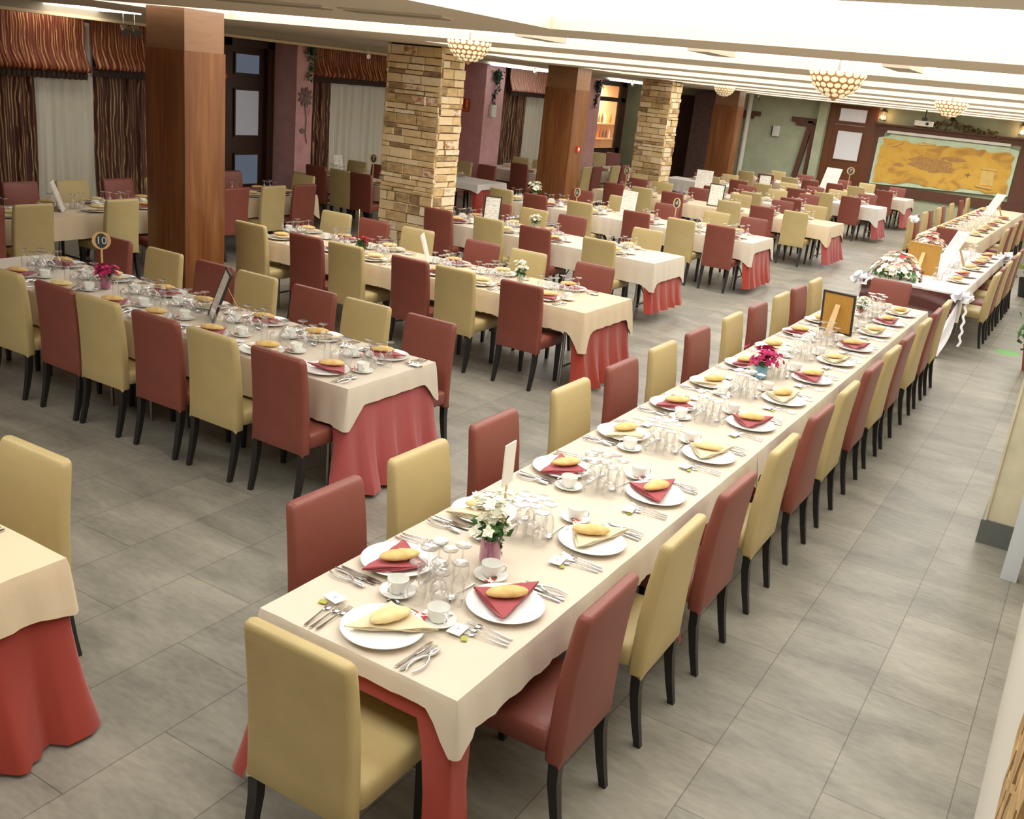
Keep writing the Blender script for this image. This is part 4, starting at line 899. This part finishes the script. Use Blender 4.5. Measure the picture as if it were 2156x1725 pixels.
# ------------------------------------------------------------------ cross rows
def cross(T, x0, x1, y0, y1, near, far, yn, yf, skirt, clothm, drops, seams, detail, seed, side=.24, end=.13, corner=.28, lab='', plates=True, skirt_l=.7, off=.28, hleft=True):
    """table runs along X; near/far lists of (x, colour) left to right, counted from the aisle end"""
    W = y1-y0; loc = (0, (y0+y1)/2, 0)
    table_body(x0, x1, W, loc, 0, lab or T+', table under its cloths')
    if skirt: cloth('undercloth', max(x0, x1-1.9), x1-.006, W-.012, .748, .14, .2, drops, drops, .12, M[skirt], loc, 0, ('burgundy' if skirt == 'burg' else 'rose')+' undercloth hanging at the aisle end of the '+T, h0=False, flare=.1, wave=.032, lam=.31, seed=seed, pull=2.0)
    c_ = [x0]+seams+[x1+.006]
    for i in range(len(c_)-1):
        cloth('tablecloth', c_[i], c_[i+1]+(.02 if i < len(c_)-2 else 0), W+.008, .752+.0012*(i % 2), side, .16, end, corner, .13, M[clothm], loc, 0,
              ORD[len(c_)-2-i]+' cream tablecloth from aisle, '+T, h0=(i == 0 and hleft), h1=(i == len(c_)-2), flare=.03, wave=.007, seed=seed+i, group='cream cloths of the '+T)
    for lst, yy, rz, sd in ((near, yn+off, 0, 'near'), (far, yf-off, PI, 'far')):
        n = len(lst)
        for i, (x, c) in enumerate(lst):
            o_ = ORD[n-1-i]
            chair(x, yy, rz, c, '%s leather chair, %s from aisle, %s side of the %s' % (CN[c], o_, sd, T), 'chairs on the %s side of the %s' % (sd, T))
            if plates:
                py = y0+.17 if sd == 'near' else y1-.17
                place(x, py, rz, c, '%s %s-side place from aisle' % (o_, sd), T, detail, seed*31+i, CL_X)
cross('front cross row', -8.0, -3.70, 4.45, 5.36, [(-7.33, 'r'), (-6.78, 'y'), (-6.17, 'r'), (-5.71, 'y'), (-5.13, 'r'), (-4.60, 'y'), (-4.03, 'r')],
      [(-7.47, 'r'), (-6.82, 'y'), (-6.20, 'r'), (-5.72, 'y'), (-5.10, 'r'), (-4.57, 'y'), (-3.98, 'r')], 4.17, 5.70, 'rose', 'cream', .715, [-5.5], 2, 1, side=.25, end=.13, corner=.27, lab='table number ten at left, first cross row from the viewer')
cross('second cross row', -7.75, -3.74, 7.70, 8.68, [(-7.6, 'y'), (-6.82, 'r'), (-6.30, 'y'), (-5.5, 'r'), (-4.98, 'y'), (-4.26, 'r')],
      [(-7.76, 'y'), (-7.19, 'r'), (-6.56, 'y'), (-5.69, 'r'), (-5.10, 'y'), (-4.31, 'r')], 7.42, 9.0, 'burg', 'cream2', .715, [-5.6], 2, 2, side=.2, end=.18, corner=.36, lab='table of the second cross row, with the red flowers')
cross('third cross row', -7.85, -4.45, 10.87, 11.82, [(-7.46, 'r'), (-6.67, 'y'), (-5.98, 'r'), (-5.08, 'y')],
      [(-7.5, 'r'), (-6.9, 'y'), (-6.28, 'r'), (-5.14, 'y')], 10.6, 12.2, 'burg', 'cream', .6, [], 1, 3, side=.27, end=.24, corner=.34, lab='table of the third cross row, just right of the large stone column')
cross('fourth cross row', -8.9, -4.30, 14.1, 15.1, [(-8.5, 'y'), (-7.86, 'r'), (-7.05, 'y'), (-6.07, 'r'), (-5.34, 'y'), (-4.72, 'r')],
      [(-7.9, 'r'), (-7.15, 'y'), (-6.28, 'r'), (-5.4, 'y'), (-4.77, 'r')], 13.83, 15.58, 'burg', 'cream', .66, [-6.6], 1, 4, side=.26, end=.15, corner=.34, lab='table of the fourth cross row, beside the middle wooden column')
cross('fifth cross row', -8.9, -4.14, 17.95, 18.95, [(-8.3, 'r'), (-7.7, 'y'), (-7.07, 'r'), (-5.95, 'y'), (-5.32, 'r'), (-4.7, 'y')],
      [(-8.55, 'r'), (-8.0, 'y'), (-7.2, 'r'), (-6.3, 'y'), (-5.45, 'r'), (-4.8, 'y')], 17.65, 19.4, 'rose', 'cream2', .66, [-6.5], 0, 5, side=.24, end=.2, corner=.36, lab='table of the fifth cross row')
cross('sixth cross row', -7.9, -5.15, 20.5, 21.35, [(-7.2, 'r'), (-6.37, 'y'), (-5.53, 'r')], [(-7.0, 'r'), (-6.3, 'y'), (-5.6, 'r')], 20.2, 21.85, None, 'cream', .6, [], 0, 6, lab='short table of the sixth cross row')
cross('seventh cross row', -9.6, -4.38, 23.2, 24.1, [(-8.25, 'y'), (-7.57, 'r'), (-6.98, 'y'), (-6.2, 'r'), (-5.57, 'y'), (-4.95, 'r')],
      [(-9.0, 'r'), (-8.3, 'y'), (-7.4, 'r'), (-6.8, 'y'), (-6.15, 'r'), (-5.6, 'y'), (-4.9, 'r')], 22.9, 24.4, 'rose', 'white_cloth', .66, [-6.9], 0, 7, side=.28, end=.26, corner=.4, lab='table of the seventh cross row under a whiter cloth')
cross('last cross row', -9.2, -4.45, 26.85, 27.9, [(-8.6, 'y'), (-8.05, 'r'), (-7.4, 'y'), (-6.85, 'r'), (-6.2, 'r'), (-5.65, 'y'), (-4.95, 'r')],
      [(-8.3, 'y'), (-7.5, 'r'), (-6.45, 'r'), (-5.8, 'y'), (-5.0, 'r')], 26.5, 28.5, 'rose', 'cream', .66, [-6.8], 0, 8, side=.25, end=.2, corner=.33, lab='table of the last cross row, before the map wall')
# lower left table, cut by the frame
cross('lower left table', -6.0, -3.06, 1.2, 2.06, [], [(-4.35, 'r'), (-3.64, 'y')], .9, 2.36, 'burg', 'cream2', .73, [], 2, 9, side=.2, end=.2, corner=.24, lab='table cut off at the lower left corner of the picture')
# alcove tables at the left wall
cross('window alcove table', -12.3, -10.0, 13.05, 13.95, [(-11.5, 'r'), (-10.96, 'y'), (-10.52, 'r')], [(-11.9, 'y'), (-11.35, 'r')], 12.7, 14.3, None, 'cream2', .6, [], 0, 10, lab='table in the window alcove left of the large stone column')
cross('pink alcove table', -12.2, -10.05, 15.5, 16.5, [], [(-11.6, 'y'), (-11.0, 'r')], 15.2, 17.3, 'burg', 'white_cloth', .62, [], 0, 11, side=.12, end=.1, corner=.16, lab='table with a burgundy end in the alcove right of the stone column')
cross('ivy pillar table', -12.3, -10.7, 19.0, 19.9, [(-11.1, 'r')], [(-12.0, 'y'), (-11.45, 'y')], 18.7, 20.3, None, 'cream', .6, [], 0, 12, lab='table beside the pink pillar with dark ivy')
def along(T, x0, x1, y0, y1, right, left, end, xr, xl, seed, lab, clothm='cream', detail=0, side=.25, skirt=None):
    """table runs along Y (away from the viewer)"""
    W = x1-x0; loc = ((x0+x1)/2, 0, 0)
    table_body(y0, y1, W, loc, PI/2, lab)
    if skirt: cloth('undercloth', y0+.006, y1-.006, W-.012, .748, .14, .66, .2, .66, .1, M[skirt], loc, PI/2, 'dark red undercloth hanging at the near end of the '+T, flare=.04, wave=.015, seed=seed, pull=2.0)
    cloth('tablecloth', y0-.004, y1+.004, W+.008, .752, side, .2, .2, .34, .13, M[clothm], loc, PI/2, 'cream tablecloth of the '+T, seed=seed)
    for lst, xx, rz, sd in ((right, xr-.28, PI/2, 'right'), (left, xl+.28, -PI/2, 'left')):
        for i, (y, c) in enumerate(lst):
            chair(xx, y, rz, c, '%s leather chair, %s from near end, %s side of %s' % (CN[c], ORD[i], sd, T), 'chairs on the %s side of the %s' % (sd, T))
            place(x1-.17 if sd == 'right' else x0+.17, y, rz, c, '%s %s-side place' % (ORD[i], sd), T, detail, seed*17+i, CL_X if sd == 'right' else CL_L)
    for x, y, rz, c, lb in end: chair(x, y, rz, c, lb, 'chairs at table ends')
along('curtain-side table', -10.45, -9.62, 5.3, 8.5, [(5.6, 'r'), (6.14, 'y'), (7.2, 'y'), (7.85, 'r')], [(6.2, 'y'), (6.92, 'r'), (7.6, 'y'), (8.25, 'r'), (8.9, 'y')], [], -9.32, -10.8, 21, 'table beside the brown curtains at far left', 'cream2', 1, skirt='burg')
along('table behind wooden column', -10.75, -10.0, 9.0, 11.1, [(9.27, 'r'), (9.95, 'y'), (10.56, 'r')], [(10.5, 'r')], [(-10.6, 11.2, PI, 'y', 'tan chair facing the viewer behind the nearest wooden column table')], -9.72, -11.2, 22, 'table just behind the nearest wooden column', 'cream2')
along('bar-door table', -11.6, -10.7, 20.0, 24.6, [(20.42, 'y'), (20.95, 'r'), (21.9, 'y'), (22.47, 'r')], [], [(-12.45, 25.4, -2.4, 'y', 'pale chair under the lit bar door, left one'), (-12.4, 26.25, -2.4, 'r', 'brick-red chair under the lit bar door, right one')], -10.3, -12, 23, 'table between the middle wooden column and the bar door')
# head table with white bows
along('head table', -2.42, -1.27, 12.85, 17.7, [(13.83, 'y'), (14.5, 'r'), (15.3, 'y'), (16.0, 'r'), (16.6, 'y'), (17.2, 'r')], [], [], -.98, -3, 24, 'head table with white bows beyond the long front table', 'white_cloth', side=.12)
def swag(x0, x1, yy, zt, drop, seed):
    k = MB(); n = 40; R_ = 12; rings = []
    for q in range(R_+1):
        t = q/R_; rings.append([Vector((x0+(x1-x0)*i/n, yy-.03-.03*math.sin(t*15+5*(i/n)*(1-i/n)*4)*t**.5-.04*t*math.sin(PI*i/n), zt-t*(drop+.14*math.sin(PI*i/n)))) for i in range(n+1)])
    k.loft(rings, False, False, False); return k
thing('table_swag', swag(-2.42, -1.27, 12.83, .74, .38, 1), M['brownsatin'], 'dark brown satin swag across the near end of the head table', 'table skirt', smooth=80)
k = MB(); k.bb(-2.0, -1.72, 12.84, 17.7, .7545, .7575); thing('table_runner', k, M['satin'], 'white satin runner down the middle of the head table', 'runner', smooth=0)
def bow(x, y, lab, tail=True):
    root = new('satin_bow', None, None, (x, y, .74), 0, lab, 'bow', 'white satin bows'); rnd = random.Random(int(y*10)); k = MB()
    for i in range(16):
        a = rnd.random()*6.28; b = rnd.uniform(-.6, 1); c = Vector((math.cos(a)*.07, math.sin(a)*.07, b*.06)); n_ = c.normalized(); u = n_.orthogonal().normalized()*.06; v = n_.cross(u)
        k.add([c*.2, c+u+n_*.03, c+v*.8+n_*.06, c-u+n_*.02], [(0, 1, 2, 3)]); k.add([c*.3, c-v+n_*.02, c+u*.7+n_*.05], [(0, 1, 2)])
    k.lathe([(.001, -.05), (.05, -.03), (.06, 0), (.045, .04), (.001, .05)], 12); new('rosette', k.mesh('rosette', M['satin'], 60), root)
    if tail:
        k = MB(); rings = []
        for q in range(15):
            t = q/14; rings.append([Vector((-.02+.12*t*(s-.5)*2+.06*t*math.sin(t*4)-.14*t, -.04-.24*t+.03*math.sin(s*9+t*3), -.02-t*.7)) for s in [j/8 for j in range(9)]])
        k.loft(rings, False, False, False)
        rings = [[Vector((.06+.05*t+.03*(s-.5)+.012*math.sin(t*30), -.03-.16*t, -.02-t*.55)) for s in (0, .5, 1)] for t in [q/24 for q in range(25)]]; k.loft(rings, False, False, False)
        new('bow_tails', k.mesh('bow_tails', M['satin'], 80), root)
bow(-1.24, 12.8, 'white satin bow with long tails at the near corner of the head table')
bow(-1.25, 17.72, 'white satin bow at the far right corner of the head table', False)
bow(-2.45, 12.85, 'white satin bow at the near left corner of the head table', False)
bow(-3.1, 20.0, 'white bow tied on the first tan chair of the farthest long table', False); bpy.data.objects['satin_bow.003'].location.z = .93; bpy.data.objects['satin_bow.003'].scale = (.75, .75, .75)
def bigbouquet(x, y, lab, seed, s=1.0):
    root = new('flower_arrangement', None, None, (x, y, ZT), 0, lab, 'flower arrangement')
    for nm, m, n, sd in (('white_blossoms', 'fl_w', 90, 1), ('pink_blossoms', 'fl_k', 55, 2), ('red_blossoms', 'fl_r', 7, 3)):
        rnd = random.Random(seed*7+sd); k = MB()
        for i in range(n):
            ra = rnd.random()**.5; ta = rnd.random()*6.283; c = Vector((.27*s*ra*math.cos(ta), .2*s*ra*math.sin(ta), .05+.19*s*(1-ra*ra)+rnd.uniform(-.05, .07))); N = (c-Vector((0, 0, -.1))).normalized(); u = N.orthogonal().normalized(); v = N.cross(u)
            for p in range(6):
                a = 2*PI*p/6; d = u*math.cos(a)+v*math.sin(a); e = N.cross(d); b = .045*s; k.add([c, c+d*b*.6+e*b*.4+N*b*.3, c+d*b*1.1+N*b*.35, c+d*b*.6-e*b*.4+N*b*.3], [(0, 1, 2, 3)])
        new(nm, k.mesh(nm, M[m], 0), root)
    new('leaves', leafcloud(110, None, .07*s, seed, fn=lambda r: Vector((r.uniform(-.26, .26)*s, r.uniform(-.19, .19)*s, r.uniform(.01, .08)))).mesh('leaves', M['leaf'], 0), root)
bigbouquet(-2.12, 13.25, 'large white and pink flower arrangement at the near end of the head table', 1, 1.15)
bigbouquet(-2.3, 16.9, 'second white and pink flower arrangement farther along the head table', 2, .9)
menu_frame(-1.93, 14.0, ZT, PI*.95, .42, .42, 'gold_board', 'tan board with strut seen from behind on the head table', .2)
menu_frame(-1.85, 15.2, ZT, -.8, .25, .56, 'whitef', 'tall white frame leaning back on the head table', .45, face='menu', border=.04)
along('farthest long table', -2.85, -1.85, 19.1, 28.6, [(20.5, 'y'), (21.4, 'r'), (22.3, 'y'), (23.3, 'r'), (24.4, 'y'), (25.5, 'r')], [(20.15, 'y'), (20.77, 'r'), (21.75, 'y'), (22.4, 'r'), (23.5, 'y'), (24.1, 'r'), (25.4, 'y'), (27.0, 'r'), (28.2, 'y')],
      [(-2.3, 19.2, 0, 'r', 'brick-red chair at the near end of the farthest long table')], -1.5, -3.2, 25, 'farthest long table, reaching toward the map', 'cream2')
menu_frame(-2.45, 26.0, ZT, -.8, .3, .58, 'whitef', 'tall white frame leaning back on the farthest long table', .5, face='menu', border=.04)
thing('napkin', MB().loft([[Vector((x*a, y*a*1.4, z)) for x, y in ((-1, -1), (1, -1), (1, 1), (-1, 1))] for z, a in ((0, .1), (.05, .04), (.09, .01))]), M['fl_p'], 'magenta napkin standing folded on the farthest long table', 'napkin', (-2.62, 25.6, ZT), smooth=0)
# items on the cross rows
bouquet(-6.62, 4.93, ZT, 'magenta blossoms in a purple printed glass beside table number ten', 'fl_p', 'vase_pink', 22, .07, .06, .1, .038, 4, .024)
number_stand(-6.72, 4.98, ZT, .85, '10', 'round table sign with number 10 on a stick', .29, .07)
menu_frame(-5.45, 4.95, ZT, math.radians(-37), .3, .38, 'black', 'black framed menu seen edge-on at table number ten', .35)
bouquet(-6.6, 8.05, ZT, 'red blossoms over green leaves in an orange glass, second cross row', 'fl_r', 'vase_or', 10, .07, .07, .09, .035, 5, .02, 70, .05)
number_stand(-6.78, 8.2, ZT, math.radians(-50), '', 'table number stick seen edge-on beside the red blossoms', .3, .065)
menu_frame(-5.9, 8.3, ZT, math.radians(121), .24, .3, 'whitef', 'white frame seen edge-on with its strut, second cross row', .3)
bouquet(-4.75, 8.25, ZT, 'white blossoms in a clear vase near the aisle end of second cross row', 'fl_w', 'vase_clear', 14, .055, .1, .1, .035, 6)
bouquet(-6.55, 11.6, ZT, 'white blossoms in a clear vase on the third cross row', 'fl_w', 'vase_clear', 14, .06, .08, .1, .035, 7)
menu_frame(-7.22, 11.55, ZT, .35, .24, .36, 'black', 'black framed menu facing the viewer on the third cross row', .18)
number_stand(-7.4, 14.4, ZT, -.12, '6', 'round table number sign 6 before the middle wooden column', .2, .075, .8)
bouquet(-8.5, 14.95, ZT, 'white blossoms left of the middle wooden column, fourth cross row', 'fl_w', 'vase_clear', 20, .1, .13, .1, .035, 8, .03)
menu_frame(-6.62, 14.7, ZT, -.05, .26, .4, 'whitef', 'white framed menu facing the viewer on the fourth cross row', .12)
number_stand(-5.75, 14.6, ZT, -.25, '4', 'round table number sign 4 above purple flowers, fourth cross row', .26, .08, .85)
bouquet(-5.72, 14.5, ZT, 'purple blossoms at the foot of table number sign 4', 'fl_p', 'vase_clear', 10, .05, .05, .06, .03, 9)
menu_frame(-6.45, 18.3, ZT, .1, .3, .42, 'black', 'black framed menu facing the viewer on the fifth cross row', .15)
number_stand(-8.4, 18.4, ZT, -.2, '8', 'round table number sign in front of the farther stone column', .32, .085, .85)
menu_frame(-7.7, 20.9, ZT, .1, .36, .46, 'whitef', 'white framed menu on the sixth cross row', .15)
menu_frame(-7.2, 23.7, ZT, .1, .3, .36, 'black', 'small black framed menu on the seventh cross row', .2)
menu_frame(-6.5, 26.95, ZT, -.15, .42, .62, 'whitef', 'white frame tilted back before the brown door, last cross row', .5)
number_stand(-6.1, 27.5, ZT, .1, '7', 'round table number sign against the brown far door', .42, .1)
bouquet(-5.95, 23.6, ZT, 'red blossoms on the seventh cross row', 'fl_r', 'vase_clear', 10, .07, .05, .06, .03, 10)
menu_frame(-9.95, 6.9, ZT, math.radians(138), .24, .34, 'whitef', 'white frame seen edge-on beside the brown curtains', .35)
menu_frame(-11.75, 13.6, ZT, 1.1, .17, .34, 'whitef', 'slim white frame leaning on the window alcove table', .35)
number_stand(-10.95, 13.55, ZT, .4, '7', 'round teal table number sign left of the large stone column', .3, .075)
number_stand(-12.1, 13.3, ZT, math.radians(-50), '', 'edge-on number stick beside the first pink pillar', .4, .06)
number_stand(-10.9, 19.4, ZT, math.radians(-62), '', 'edge-on number stick beside the ivy pillar', .42, .06)
# far glassware that cannot be told apart
vs, fs = [], []
for nm, x, y in STUFF:
    me = W_[nm]; n = len(vs); vs += [(v.co.x+x, v.co.y+y, v.co.z+ZT) for v in me.vertices]; fs += [tuple(i+n for i in p.vertices) for p in me.polygons]
if vs:
    me = bpy.data.meshes.new('far_glassware'); me.from_pydata(vs, [], fs); me.materials.append(M['glass']); me.polygons.foreach_set('use_smooth', [True]*len(fs)); me.update()
    new('far_glassware', me, None, label='upturned wine glasses crowding the farther tables', cat='glassware', kind='stuff')
